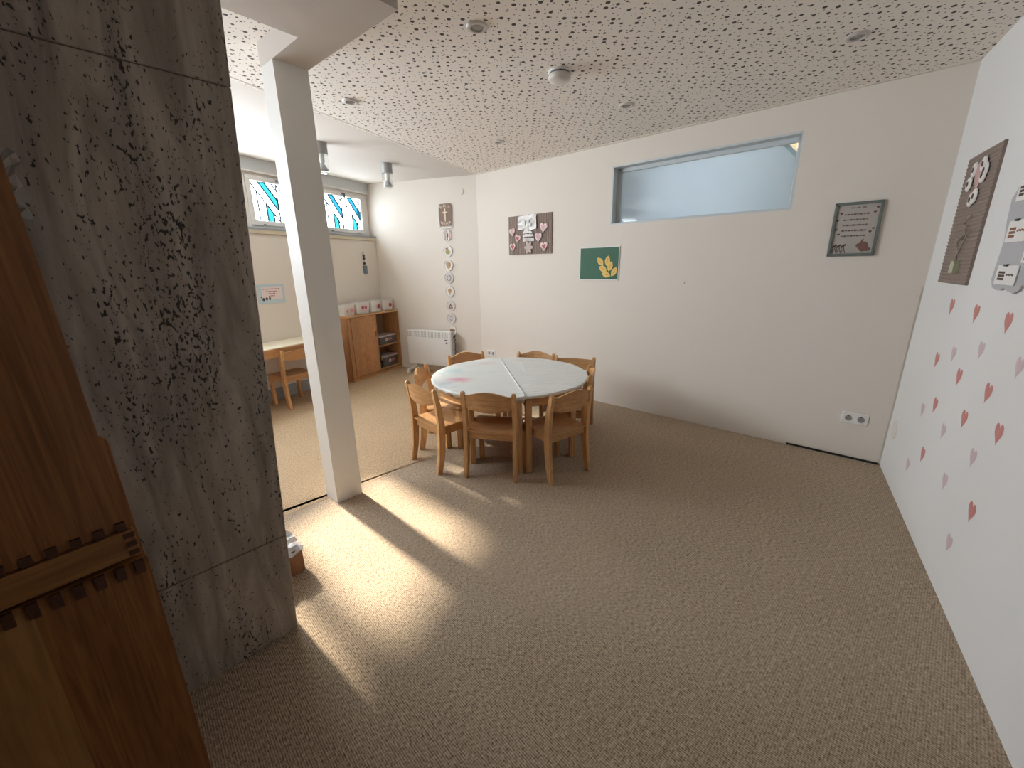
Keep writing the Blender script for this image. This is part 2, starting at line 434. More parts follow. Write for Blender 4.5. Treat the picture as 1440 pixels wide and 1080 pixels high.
# ------------------------------------------------------------------ room planes
CZ = 2.457
CR = on_z(1237, 654)                       # floor corner between the long wall and the right wall
BW = Plane(CR, -42.14)                     # long wall with the high window
CL = BW.at(-4.051)                         # its far corner
PW = Plane(CL, -25.5)                      # short wall with the round plaques
LC = PW.at(-1.643)                         # corner with the window wall
WW = Plane(LC, 64.5)                       # window wall (lower part)
WR = WW.off(-0.09)                         # plane of the windows, set back over the sill
RW = Plane(CR, -123.2)                     # right wall
WT = 0.2
def wallbox(name, pl, u0, u1, z0, z1, th=WT, m=WALL, out=0.0, parent=None, kind='structure'):
    bm = B(); box(bm, (u1 - u0, th, z1 - z0), ((u0 + u1) / 2, th / 2 - out, (z0 + z1) / 2))
    o = build(name, bm, m, parent)
    if parent is None:
        o.location = (pl.p.x, pl.p.y, 0); o.rotation_euler = (0, 0, R_(pl.deg))
        if kind: o['kind'] = kind
    return o
YB = -2.0
# floor: two carpets meeting at a seam
S0 = on_z(403, 724); S1 = on_z(585, 652)
sd = (S1 - S0).normalized(); sn = Vector((-sd.y, sd.x, 0))
seamL = S0 - sd * 4.0; seamR = S0 + sd * 1.35
def poly(name, pts, z0, z1, m):
    bm = pr([(p[0], p[1]) for p in pts], 'z', z0, z1)
    o = build(name, bm, m); o['kind'] = 'structure'; return o
rw_end = RW.at(5.6)
TH = 0.3
poly('floor', [seamL - sn * 0.0015, seamR - sn * 0.0015, BW.at(-3.0, out=-0.1), BW.at(0.1, out=-0.1), (rw_end.x + .1, rw_end.y - .2), (-5.9, YB - .2), (-5.9, -1.2)], -0.05, 0, CARP)
poly('floor', [seamL + sn * 0.0015, seamR + sn * 0.0015, BW.at(-3.0, out=-0.1), BW.at(-4.05, out=-0.15), PW.at(-1.8, out=-0.15), WW.at(-9.2, out=-0.1), (-6.2, -2.2)], -0.05, 0.0, CARP2)
o = poly('trim_1', [seamL - sn * .02, seamR - sn * .02, seamR + sn * .02, seamL + sn * .02], -0.03, -0.006, plain('carpet_seam', lin(96, 78, 62), .95))
# long wall with the opening
wu0, wu1 = -2.242, -0.787; wz0, wz1 = 1.766, 2.27
bwp = thing('wall_back', kind='structure', loc=(BW.p.x, BW.p.y, 0), rz=R_(BW.deg))
bm = B()
box(bm, (wu0 + 4.051, WT, CZ + .1), ((wu0 - 4.051) / 2, WT / 2, (CZ + .1) / 2))
box(bm, (0.0 - wu1 + .2, WT, CZ + .1), ((wu1 + .2) / 2, WT / 2, (CZ + .1) / 2))
box(bm, (wu1 - wu0, WT, wz0), ((wu0 + wu1) / 2, WT / 2, wz0 / 2))
box(bm, (wu1 - wu0, WT, CZ + .1 - wz1), ((wu0 + wu1) / 2, WT / 2, (CZ + .1 + wz1) / 2))
build('plaster', bm, WALL, bwp)
build('lower_plaster', bx((4.04, 0.004, 1.247 - 0.02), (-2.03, -0.002, 0.02 + 1.227 / 2)), WALL, bwp)
build('floor_gap', bx((0.56, 0.006, 0.014), (-0.29, -0.005, 0.008)), DARK, bwp)
wallbox('wall_end', PW, -1.85, 0.02, 0, CZ + .15)
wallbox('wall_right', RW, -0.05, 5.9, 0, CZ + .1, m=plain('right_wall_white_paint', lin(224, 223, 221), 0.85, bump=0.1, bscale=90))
# wall with windows : lower part with sill, reveal above
SILL = 1.83
wallbox('wall_windows', WW, -1.89, 0.05, 0, SILL - 0.06, 0.3)
wallbox('wall_windows', WW, -9.0, -1.89, 0, 1.56, 0.3)
o = wallbox('trim_2', WW, -1.89, -0.01, SILL - 0.058, SILL - 0.02, 0.3, plain('cream_board', lin(206, 196, 172), 0.7), out=0.015)
o = wallbox('trim_3', WW, -1.89, 0.03, SILL - 0.02, SILL, 0.14, plain('grey_sill', lin(150, 156, 162), 0.4), out=0.02)
o = wallbox('trim_4', WR, -9.0, 0.2, 2.385, 2.54, 0.2, plain('blind_box_paint', lin(196, 200, 202), 0.6), out=0.05)
o = wallbox('trim_5', WR, -9.0, 0.2, 2.372, 2.385, 0.2, WHITE, out=0.055)
REAR = plain('unseen_wall_low_bounce', lin(92, 72, 58), 0.7, var=.1)  # unseen walls coloured dark to lower the bounce light near the camera
wallbox('wall_rear', Plane((0, YB, 0), 180), -1.5, 6.2, 0, CZ + .1, m=REAR)
wallbox('wall_left', Plane((-5.75, -1.5, 0), 90), -0.9, 1.2, 0, CZ + .2, m=REAR)
# windows
PITCH, PWID, PZ0, PZ1 = 0.90, 0.61, 1.912, 2.297
def make_window(k, uc):
    hidden = k > 2      # unseen plain windows added along the wall, taller to throw the sun patch
    PWID, PZ0, PZ1 = (0.76, 1.64, 2.325) if hidden else (0.61, 1.912, 2.297)
    t = thing('window_%d' % k, kind='structure', loc=WR.at(uc), rz=R_(WR.deg))
    fw = PITCH - 0.02
    z0, z1 = (SILL if not hidden else 1.56), 2.375
    bm = B()
    x = PWID / 2
    sd_ = (PITCH - PWID) / 2
    box(bm, (sd_, 0.06, z1 - z0), (-x - sd_ / 2, 0.03, (z0 + z1) / 2))
    box(bm, (sd_, 0.06, z1 - z0), (x + sd_ / 2, 0.03, (z0 + z1) / 2))
    box(bm, (PWID, 0.06, z1 - PZ1), (0, 0.03, (z1 + PZ1) / 2)); box(bm, (PWID, 0.06, PZ0 - z0), (0, 0.03, (PZ0 + z0) / 2))
    build('frame', bm, WHITE, t)
    bm = B(); s = 0.05      # opening sash standing proud of the frame
    for a, b in (((PWID + 2 * s, 0.022, s), (0, -0.011, PZ1 + s / 2)), ((PWID + 2 * s, 0.022, s), (0, -0.011, PZ0 - s / 2)),
                 ((s, 0.022, PZ1 - PZ0), (-x - s / 2, -0.011, (PZ0 + PZ1) / 2)), ((s, 0.022, PZ1 - PZ0), (x + s / 2, -0.011, (PZ0 + PZ1) / 2))):
        box(bm, a, b, bev=0.004)
    build('sash', bm, WHITE, t)
    H = PZ1 - PZ0; W2 = PWID / 2
    cut = [([(0, 0), (.23, 0), (.23, .77), (0, 1)], 0), ([(.23, 0), (.52, 0), (.52, .48), (.23, .77)], 0),
           ([(.52, 0), (.77, 0), (.77, .23), (.52, .48)], 1), ([(.77, 0), (1, 0), (.77, .23)], 0),
           ([(0, 1), (1, 0), (1, .29), (.32, 1)], 0), ([(.32, 1), (1, .29), (1, .57), (.57, 1)], 1),
           ([(.57, 1), (1, .57), (1, .83), (.83, 1)], 0), ([(.83, 1), (1, .83), (1, 1)], 0)]
    if hidden:
        build('glass_pane', bx((PWID, .004, H), (0, .014, (PZ0 + PZ1) / 2)), P_PLAIN, t)
        cut = []
    for h in (0, 1):
        for pts, c in cut:
            P = [(-W2 + h * W2 + p[0] * W2, PZ0 + p[1] * H) for p in pts]
            mm = P_CLEAR if not c else (P_CYAN if (h == 0 or len(pts) != 4 or pts[0][1] < .5) else P_BLUE)
            if c and k == 1 and pts[0][1] > .5: mm = P_BLUE
            build('glass_pane', pr(P, 'y', 0.012, 0.016), mm, t)
    bm = B()
    L = [((0, 1), (1, 0)), ((.32, 1), (1, .29)), ((.57, 1), (1, .57)), ((.83, 1), (1, .83)), ((.23, 0), (.23, .77)), ((.52, 0), (.52, .48)), ((.77, 0), (.77, .23)), ((1, 0), (1, 1))]
    for h in ((0, 1) if not hidden else ()):
        for p, q in L:
            a = Vector((-W2 + h * W2 + p[0] * W2, 0.012, PZ0 + p[1] * H)); b = Vector((-W2 + h * W2 + q[0] * W2, 0.012, PZ0 + q[1] * H))
            if h == 1 and p[0] == 1 and q[0] == 1: continue
            d = b - a; ang = math.atan2(d.z, d.x)
            box(bm, (d.length, 0.009, 0.013), (a + b) / 2, Matrix.Rotation(-ang, 3, 'Y'))
    if hidden: bm.free()
    else: build('lead_came', bm, LEAD, t)
    bm = B(); box(bm, (0.05, 0.018, 0.016), (-0.008, -0.045, PZ1 + 0.028), bev=0.003); box(bm, (0.016, 0.016, 0.07), (0.014, -0.04, PZ1 - 0.0), Matrix.Rotation(R_(12), 3, 'Y'), bev=0.003)
    box(bm, (0.02, 0.03, 0.02), (-0.0, -0.03, PZ1 + 0.028))
    build('handle', bm, DGREY, t)
    bm = B(); box(bm, (0.03, 0.012, 0.012), (-0.22, -0.026, PZ0 - 0.042)); box(bm, (0.03, 0.012, 0.012), (0.22, -0.026, PZ0 - 0.042))
    build('hinge', bm, GREY, t)
    # portal for the daylight
    pl_ = bpy.data.lights.new('window_portal', 'AREA'); pl_.shape = 'RECTANGLE'; pl_.size = PWID; pl_.size_y = H
    pl_.cycles.is_portal = True
    po = bpy.data.objects.new('window_portal', pl_); C.objects.link(po)
    po.location = WR.at(uc, (PZ0 + PZ1) / 2, out=-0.07)
    po.rotation_euler = (-WR.n).to_track_quat('-Z', 'Y').to_euler()
for k in range(5):
    make_window(k + 1, -0.44 - PITCH * k - (0.11 if k > 1 else 0))
wallbox('wall_reveal', WR, -9.0, -0.44 - PITCH * 4.5 - .11, 1.5, 2.4, 0.1)
wallbox('wall_reveal', WR, -1.91, -1.78, SILL - .1, 2.4, 0.1)
bmr = B()
o = wallbox('wall_reveal', WR, 0.01, 0.3, SILL, 2.4, 0.1)

# ceilings
cdir = Vector((math.cos(R_(65.6)), math.sin(R_(65.6)), 0))
E_far = CL - cdir * 8.3
bm = B()
pts = [BW.at(0.15, out=-.1), CL + Vector((0, .1, 0)), CL, E_far, (E_far.x, YB - .1), (rw_end.x + .1, YB - .1)]
poly('ceiling', pts, CZ, CZ + 0.05, PERF)
bm = B()
top = []
q = [(CL.x, CL.y, CZ), (E_far.x, E_far.y, CZ), tuple(WR.at(-9.2, 2.505)), tuple(WR.at(0.2, 2.505)), tuple(PW.at(-0.0, CZ, out=-.1))]
lo = [bm.verts.new(v) for v in q]; hi = [bm.verts.new((v[0], v[1], v[2] + .05)) for v in q]
bm.faces.new(lo); bm.faces.new(hi[::-1])
for i in range(5): bm.faces.new((lo[i], hi[i], hi[(i + 1) % 5], lo[(i + 1) % 5]))
o = build('ceiling', bm, CEIL); o['kind'] = 'structure'
# smooth margin where perforated boards meet the plain ceiling
bm = B(); pp = [CL, CL - cdir * 8.3]
nn = Vector((cdir.y, -cdir.x, 0))
o = poly('trim_6', [CL + Vector((.01, -.02, 0)), E_far, E_far + nn * .03, CL + nn * .03 - cdir * .02], CZ - 0.001, CZ + 0.001, CEIL)
BP = BW.at(0); 
o = wallbox('trim_7', BW, -4.03, 0.0, CZ - 0.004, CZ + 0.01, 0.03, WALL, out=0.028)

# post and beam
pm, pr_, pl_ = on_z(475.5, 708), on_z(509.8, 692.5), on_z(461, 697)
BH = 2.352
ea = (pr_ - pm).normalized(); eb = Vector((-ea.y, ea.x, 0))
wa = (pr_ - pm).length; wb = 0.145
post_a = [pm, pm + ea * wa, pm + ea * wa + eb * wb, pm + eb * wb]
bm = pr([(p.x, p.y) for p in post_a], 'z', 0, BH + .001)
bmesh.ops.bevel(bm, geom=[e for e in bm.edges if abs(e.verts[0].co.z - e.verts[1].co.z) > 1], offset=0.004, segments=2, affect='EDGES')
o = build('support_post', bm, WHITE); tag(o, kind='structure')
A_ = on_z(433.3, 99.6, BH); C_ = on_z(417.7, 52, BH); E_ = on_z(556, 13.5, BH)
la = (E_ - A_).dot(-eb); lc = (C_ - pm).dot(-eb)
p0 = pm + eb * wb; p1 = p0 + ea * wa; p2 = pm + ea * wa - eb * la; p3 = p2 - ea * 2.4; p4 = pm - eb * lc - ea * (2.4 - wa); p5 = pm - eb * lc
o = build('trim_8', pr([(p.x, p.y) for p in (p0, p1, p2, p3, p4, p5)], 'z', BH, CZ + .02), plain('beam_paint', lin(200, 192, 184), 0.8, bump=0.08)); o['kind'] = 'structure'

# travertine wall: three courses of slab, face pushed out a little at the end as it rises
SF = on_z(419, 883)
ST = Plane(SF, 47.5)
st = thing('wall_stone', kind='structure', loc=(SF.x, SF.y, 0), rz=R_(47.5))
for i, (z0, z1) in enumerate(((0.0, 0.424), (0.427, 1.922), (1.925, CZ + .02))):
    k0, k1 = z0 * 0.052, z1 * 0.052
    bm = B()
    prism(bm, [(-2.6, z0), (k0, z0), (k1, z1), (-2.6, z1)], 'y', (0.0, 0.0015, 0.0)[i], 0.32)
    bmesh.ops.bevel(bm, geom=list(bm.edges), offset=0.002, segments=1, affect='EDGES')
    build('stone_slab', bm, STONE, st)
build('core', pr([(-2.58, 0), (-0.006, 0), (0.115, CZ), (-2.58, CZ)], 'y', 0.004, 0.316), plain('mortar', lin(96, 86, 78), 0.9), st)

# ------------------------------------------------------------------ high inner window on the long wall
t = thing('window_9', kind='structure', loc=(BW.p.x, BW.p.y, 0), rz=R_(BW.deg))
GF = plain('grey_frame_paint', lin(198, 204, 206), 0.5)
bm = B(); fz = 0.03; D = 0.05
W_ = wu1 - wu0; cx = (wu0 + wu1) / 2
for a, b in (((fz * .5, .15, wz1 - wz0), (wu0 + fz * .25, .075, (wz0 + wz1) / 2)), ((fz * .3, .15, wz1 - wz0), (wu1 - fz * .15, .075, (wz0 + wz1) / 2)), ((W_, .15, fz * .5), (cx, .075, wz1 - fz * .25)), ((W_, .15, 0.012), (cx, .075, wz0 + .006))):
    box(bm, a, b)
build('frame', bm, GF, t)
bm = B()
for a, b in (((.035, .03, wz1 - wz0), (wu0 + .03, .10, (wz0 + wz1) / 2)), ((.03, .03, wz1 - wz0), (wu1 - .02, .10, (wz0 + wz1) / 2)), ((W_, .03, .035), (cx, .10, wz1 - .03)), ((W_, .03, .02), (cx, .10, wz0 + .016))):
    box(bm, a, b, bev=.003)
build('sash', bm, GF, t)
build('glass_pane', bx((W_ - .06, .004, wz1 - wz0 - .05), (cx, .105, (wz0 + wz1) / 2)), CLEARG, t)
BLUE = plain('pale_blue_board', lin(196, 206, 214), 0.7)
_nt = BLUE.node_tree; _tr = N(_nt, 'ShaderNodeBsdfTranslucent'); _tr.inputs[0].default_value = col(lin(196, 206, 214)); _mx = N(_nt, 'ShaderNodeMixShader'); _mx.inputs[0].default_value = .5
_nt.links.new(_nt.nodes['Principled BSDF'].outputs[0], _mx.inputs[1]); _nt.links.new(_tr.outputs[0], _mx.inputs[2]); _nt.links.new(_mx.outputs[0], _nt.nodes['Material Output'].inputs[0])
# pale blue board standing behind the glass with a sloping upper right corner
bb = thing('blue_board', 'pale blue board filling the high window behind its glass, top right corner cut off', 'board', loc=(BW.p.x, BW.p.y, 0), rz=R_(BW.deg))
pts = [(wu0 - .1, wz0 - .1), (wu1 + .02, wz0 - .1), (wu1 + .02, wz1 - .19), (wu1 - .13, wz1 - .035), (wu1 - .17, wz1 + .02), (wu0 - .1, wz1 + .02)]
build('panel', pr(pts, 'y', .23, .25), BLUE, bb)
d = Vector((.15, 0, -.155)); bm = B()
a = Vector((wu1 - .15, .225, wz1 - .01)); b = Vector((wu1 + .03, .225, wz1 - .20)); dd = b - a
box(bm, (dd.length, .02, .028), (a + b) / 2, Matrix.Rotation(math.atan2(-dd.z, dd.x), 3, 'Y'))
build('edge_strip', bm, plain('pale_blue_edge', lin(170, 190, 198), .5), bb)
# the room glimpsed beyond, with an added light behind the board
BEY = plain('room_beyond_wall', lin(196, 190, 176), 0.8)
wallbox('wall_beyond', BW, -3.2, 0.8, 1.0, 3.1, 0.1, BEY, out=-1.1)
wallbox('wall_beyond', BW, -3.2, 0.8, 0.95, 1.0, 1.05, BEY, out=-0.15)
wallbox('wall_beyond', BW, -3.2, 0.8, 3.0, 3.05, 1.05, BEY, out=-0.15)
wallbox('wall_beyond', BW, -3.25, -3.2, 0.95, 3.05, 1.05, BEY, out=-0.15)
wallbox('wall_beyond', BW, 0.8, 0.85, 0.95, 3.05, 1.05, BEY, out=-0.15)
wallbox('wall_beyond', BW, -3.2, 0.85, 2.4, 3.05, 0.05, BEY, out=-0.15)
o = build('locker', bx((.5, .25, 1.4), (wu1 + .05, .70, 1.75), bev=.01), plain('cream_locker', lin(214, 204, 180), .6)); o.location = (BW.p.x, BW.p.y, 0); o.rotation_euler = (0, 0, R_(BW.deg))
tag(o, 'cream cupboard edge glimpsed beyond the high window\'s open corner', 'cupboard')
al = bpy.data.lights.new('added_board_backlight', 'AREA'); al.size = 1.2; al.energy = 13.0; al.color = (1, .97, .93)  # added area light, brightens the translucent board from behind
ao = bpy.data.objects.new('added_board_backlight', al); C.objects.link(ao); ao.location = BW.at(-1.5, 2.1, out=-.86); ao.rotation_euler = (-BW.n).to_track_quat('-Z', 'Y').to_euler()

# ------------------------------------------------------------------ chairs
def make_chair(label, flat=False):
    t = thing('child_chair', label, 'chair')
    W = 0.368; T = 0.026
    def leg_out():      # outline in (y, z) of a curved rear post
        c = [(-.172, 0), (-.150, .12), (-.138, .25), (-.136, .36), (-.148, .48), (-.170, .60)]
        wd = [.040, .046, .050, .048, .042, .034]
        L = [(y - w_ / 2, z) for (y, z), w_ in zip(c, wd)]; Rr = [(y + w_ / 2, z) for (y, z), w_ in zip(c, wd)]
        top = [(-.174 + .016 * math.cos(a), .606 + .019 * math.sin(a)) for a in (R_(v) for v in (20, 55, 90, 125, 160))]
        return L[::1] + top[::-1] + Rr[::-1]
    for s in (-1, 1):
        bm = B(); x0 = s * (W / 2 - T); x1 = s * W / 2
        prism(bm, leg_out(), 'x', min(x0, x1), max(x0, x1))
        bmesh.ops.bevel(bm, geom=[e for e in bm.edges if abs(e.verts[0].co.x - e.verts[1].co.x) < 1e-5], offset=.005, segments=2, affect='EDGES')
        build('leg', bm, BEECH_V, t, smooth=True)
    for s in (-1, 1):
        bm = B(); box(bm, (.03, .046, .325), (s * .148, .135, .1625), bev=.005, seg=2)
        build('leg', bm, BEECH_V, t, smooth=True)
    bm = B()
    box(bm, (W - 2 * T, .02, .052), (0, -.128, .302), bev=.003); box(bm, (.29, .02, .05), (0, .14, .300), bev=.003)
    for s in (-1, 1): box(bm, (.02, .26, .05), (s * .150, .005, .301), Matrix.Rotation(s * R_(2.5), 3, 'Z'), bev=.003)
    build('apron', bm, BEECH_X, t)
    # scooped seat of plywood
    def sf(u, v):
        x = (u - .5) * (.335 + .012 * v); y = -.15 + .33 * v
        cx_ = (u - .5) * 2; cv = (v - .42) * 2
        dz = -.011 * max(0, 1 - (cx_ / .8) ** 2) * max(0, 1 - (cv / .85) ** 2)
        dz -= .010 * max(0, (v - .86) / .14) ** 2
        return Vector((x, y, .341 + dz))
    build('seat', sheet(B(), sf, 12, 12, .013, lambda u, v: Vector((0, 0, -1))), BEECH_X, t, smooth=True)
    # curved, arched back rail
    def bf(u, v):
        s = (u - .5) * 2
        x = s * (W / 2 - T + .003)
        arch = math.cos(PI / 2 * min(1, abs(s))) ** 1.5
        zt = .598 + (.034 if not flat else .004) * arch; zb = .512 - .026 * (1 - s * s)
        if flat: zb += .012
        z = zb + (zt - zb) * v
        y = -.150 - (.028 if not flat else .012) * (1 - s * s) - (z - .49) * .16
        return Vector((x, y, z))
    bm = sheet(B(), bf, 20, 5, .014, lambda u, v: Vector((0, -1, 0)))
    build('backrest', bm, BEECH_X, t, smooth=True)
    return t
protos = {}
def chair(P, ang, label, flat=False, group='small chairs round the round table'):
    """P = outer foot of the back post on the chair's own left as seen from behind, ang = heading left->right"""
    ux = Vector((math.cos(R_(ang)), math.sin(R_(ang)), 0)); uy = Vector((-ux.y, ux.x, 0))
    loc = P + ux * 0.184 + uy * 0.172; loc.z = 0
    if flat not in protos:
        r = protos[flat] = make_chair(label, flat); r.location = loc; r.rotation_euler = (0, 0, R_(ang))
    else:
        r = copy_thing(protos[flat], loc, R_(ang), label)
    if group: r['group'] = group
    if group is None and 'group' in r: del r['group']
    return r
chair(Vector((-.765, 2.883, 0)), -46.2, 'wooden child chair in front at the left, its seat half in sunlight')
chair(Vector((-.337, 2.585, 0)), -12.7, 'wooden child chair seen squarely from behind, left of the table\'s middle legs')
chair(Vector((.238, 2.455, 0)), 35.4, 'wooden child chair in front at the right, its back turned three quarters')
chair(Vector((.578, 2.93, 0)), 80, 'wooden child chair at the right, seen edge-on behind the front right chair')
chair(Vector((.738, 3.545, 0)), 159.2, 'wooden child chair at back right, its leg clear against the long wall', flat=True)
chair(Vector((.400, 3.735, 0)), 159.2, 'wooden child chair behind the table, arched rail showing against the long wall')
chair(Vector((-.27, 3.905, 0)), 209.5, 'wooden child chair at back left, arched rail in front of the wall socket and heater')
chair(Vector((-.722, 3.40, 0)), -91, 'wooden child chair at far left, seen edge-on and glowing orange in the sun')

# ------------------------------------------------------------------ round table made of two half-round tables
TC = Vector((-.016, 3.195, 0)); TRZ = R_(9.3); TR = 0.607
COVER = None
def cover_mat():
    m, nt, b = nodes('white_table_cover')
    tc = N(nt, 'ShaderNodeTexCoord')
    n = N(nt, 'ShaderNodeTexNoise'); n.inputs['Scale'].default_value = 7; n.inputs['Detail'].default_value = 3; n.inputs['Distortion'].default_value = .8
    nt.links.new(tc.outputs['Object'], n.inputs['Vector'])
    def spot(c, r, pos, prev, strength):
        mp = N(nt, 'ShaderNodeVectorMath', operation='DISTANCE'); mp.inputs[1].default_value = pos
        nt.links.new(tc.outputs['Object'], mp.inputs[0])
        ad = N(nt, 'ShaderNodeMath', operation='MULTIPLY_ADD'); ad.inputs[1].default_value = .30; nt.links.new(n.outputs['Fac'], ad.inputs[0]); nt.links.new(mp.outputs['Value'], ad.inputs[2])
        mr = N(nt, 'ShaderNodeMapRange'); mr.inputs['From Min'].default_value = r + .16; mr.inputs['From Max'].default_value = r * .3 + .12
        mr.inputs['To Max'].default_value = strength
        nt.links.new(ad.outputs[0], mr.inputs['Value'])
        mx = N(nt, 'ShaderNodeMix', data_type='RGBA'); mx.inputs[7].default_value = col(c)
        nt.links.new(mr.outputs[0], mx.inputs[0])
        if prev is None: mx.inputs[6].default_value = col(lin(216, 218, 215))
        else: nt.links.new(prev.outputs[2], mx.inputs[6])
        return mx
    a = spot(lin(214, 130, 152), .10, (-.40, -.12, .58), None, .75)
    a = spot(lin(150, 196, 206), .13, (-.44, .16, .58), a, .5)
    a = spot(lin(206, 160, 170), .06, (-.16, .42, .58), a, .6)
    a = spot(lin(150, 176, 196), .08, (-.52, -.20, .58), a, .5)
    a = spot(lin(214, 150, 150), .06, (.16, .46, .58), a, .4)
    nt.links.new(a.outputs[2], b.inputs['Base Color'])
    b.inputs['Roughness'].default_value = .42
    w_ = N(nt, 'ShaderNodeTexNoise'); w_.inputs['Scale'].default_value = 5; w_.inputs['Detail'].default_value = 6; w_.inputs['Distortion'].default_value = 2.2
    mp = N(nt, 'ShaderNodeMapping'); mp.inputs['Scale'].default_value = (.7, 3, 1); mp.inputs['Rotation'].default_value = (0, 0, R_(-15))
    nt.links.new(tc.outputs['Object'], mp.inputs['Vector']); nt.links.new(mp.outputs[0], w_.inputs['Vector'])
    bp = N(nt, 'ShaderNodeBump'); bp.inputs['Strength'].default_value = .8; bp.inputs['Distance'].default_value = .02
    nt.links.new(w_.outputs['Fac'], bp.inputs['Height']); nt.links.new(bp.outputs[0], b.inputs['Normal'])
    return m
COVER = cover_mat()
def half_table(side, label):
    t = thing('half_round_table', label, 'table', loc=(TC.x, TC.y, 0), rz=TRZ)
    g = 0.004
    arc = [(side * (g + (TR - g) * math.cos(a)), TR * math.sin(a)) for a in (R_(-90 + 180 * k / 28) for k in range(29))]
    bm = pr(arc, 'z', .552, .574); build('tabletop', bm, BEECH_X, t)
    ra = TR - .035
    bm = B()
    arc2 = [(side * (ra * math.cos(a)), ra * math.sin(a)) for a in (R_(-86 + 172 * k / 24) for k in range(25))]
    arc3 = [(p[0] * .965, p[1] * .965) for p in arc2]
    for i in range(24):
        q_ = [arc2[i], arc2[i + 1], arc3[i + 1], arc3[i]]
        prism(bm, q_, 'z', .488, .552)
    box(bm, (.02, 2 * ra - .06, .064), (side * .018, 0, .52))
    bmesh.ops.remove_doubles(bm, verts=bm.verts, dist=1e-5)
    build('apron', bm, BEECH_X, t)
    for (x, y) in ((.034, -.556), (.034, .556), (.41 if side > 0 else .341, -.37 if side > 0 else -.345), (.429 if side > 0 else .41, .332 if side > 0 else .37)):
        bm = B(); box(bm, (.044, .052, .552), (side * x, y, .276), bev=.007, seg=2)
        build('leg', bm, BEECH_V, t, smooth=True)
    return t
half_table(-1, 'left half-round wooden table under the stained white cover')
half_table(1, 'right half-round wooden table under the cleaner white cover')
def cover(side, label):
    t = thing('table_cover', label, 'table cover', loc=(TC.x, TC.y, 0), rz=TRZ, group='plastic covers on the round table')
    rnd = random.Random(3 + side)
    bm = B(); NA, NR = 96, 60
    ph = [rnd.uniform(0, 6.28) for _ in range(6)]
    def top(r, a):
        x = side * (r * math.cos(a)); y = r * math.sin(a)
        z = .5785 + .0012 * math.sin(9 * x + 5 * y + ph[0]) + .0012 * math.sin(23 * y + 4 * x + ph[1])
        z += .0030 * math.exp(-(abs(x) / .007) ** 2)          # rolled seam
        z += .0022 * math.exp(-((x - .13 - .1 * y) / .006) ** 2) * (1 if .05 < y < .5 else 0)     # fold in the sheet
        z += .0018 * math.exp(-((y + .2 * x + .12 * math.sin(5 * x)) / .010) ** 2) + .0016 * math.exp(-((y - .33 + .25 * x) / .008) ** 2)
        return (x + side * .0002, y, z)
    rings = []
    for j in range(NR + 1):
        r = (TR + .004) * j / NR
        if j == 0: r = .004
        rings.append([bm.verts.new(top(r, -PI / 2 + PI * i / NA)) for i in range(NA + 1)])
    rim = ((.004, TR + .010, 0), (.012, TR + .0125, .001), (.020, TR + .011, .003), (.028, TR + .004, .006), (.038, TR - .008, .008), (.046, TR - .02, .008)) if side < 0 else ((.004, TR + .009, 0), (.010, TR + .0105, .0005), (.017, TR + .009, .001), (.022, TR + .002, .001), (.0245, TR - .008, .001))
    for drop, rr, wv in rim:
        rg = []
        for i in range(NA + 1):
            a = -PI / 2 + PI * i / NA
            k = wv * math.sin(i * 2.2 + ph[2]) + wv * .7 * math.sin(i * 1.3 + ph[3])
            rg.append(bm.verts.new((side * ((rr + k) * math.cos(a)) + side * .0002, (rr + k) * math.sin(a), .579 - drop + k * .8 * math.sin(i * .9 + ph[4]))))
        rings.append(rg)
    for a, b in zip(rings, rings[1:]):
        for i in range(NA): bm.faces.new((a[i], a[i + 1], b[i + 1], b[i]))
    build('sheet', bm, COVER, t, smooth=True)
    if side < 0: build('seam_roll', tube(B(), [(0, -TR + .006 + k * (2 * TR - .012) / 40, .583 + .0008 * math.sin(k * 1.7)) for k in range(41)], .003, 6), COVER, t, smooth=True)
    # gathered elastic band under the rim
    if side > 0: return t
    bm = B(); P = []
    for i in range(61):
        a = R_(-86 + 172 * i / 60)
        P.append((side * (TR - .018 + .003 * math.sin(i * 1.9)) * math.cos(a), (TR - .018 + .003 * math.sin(i * 1.9)) * math.sin(a), .532 + .003 * math.sin(i * 2.7)))
    build('elastic_hem', tube(bm, P, .005, 6), frosted('clear_hem', lin(200, 180, 160), .4), t)
    return t
cover(-1, 'white plastic cover with pink and blue stains on the left table half')
cover(1, 'white plastic cover, nearly clean, on the right table half')

# ------------------------------------------------------------------ white-topped table by the window wall, with its chair
t = thing('wall_table', 'long table with cream top and wooden apron under the small blue-edged notice', 'table', loc=(WW.p.x, WW.p.y, 0), rz=R_(WW.deg))
u0, u1 = -2.75, -1.20
build('tabletop', bx((u1 - u0, .41, .022), ((u0 + u1) / 2, -.212, .642), bev=.004), plain('cream_laminate', lin(226, 218, 196), .4), t)
build('edge_band', bx((u1 - u0 + .004, .414, .012), ((u0 + u1) / 2, -.212, .636)), BEECH_X, t)
bm = B()
box(bm, (u1 - u0 - .06, .02, .075), ((u0 + u1) / 2, -.395, .592)); box(bm, (u1 - u0 - .06, .02, .075), ((u0 + u1) / 2, -.04, .592))
for x in (u0 + .03, u1 - .03): box(bm, (.02, .36, .075), (x, -.215, .592))
build('apron', bm, BEECH_X, t)
for x in (u0 + .035, u1 - .035):
    for y in (-.385, -.045):
        build('leg', bx((.05, .05, .63), (x, y, .315), bev=.006), BEECH_V, t)
c = chair(Vector((-2.325, 4.085, 0)), 60, 'wooden child chair drawn up to the cream-topped wall table', flat=True, group=None)
wallbox('baseboard_windows', WW, -6, -.95, 0.0, 0.13, 0.02, plain('grey_blue_board', lin(150, 156, 162), .6), out=0.02)

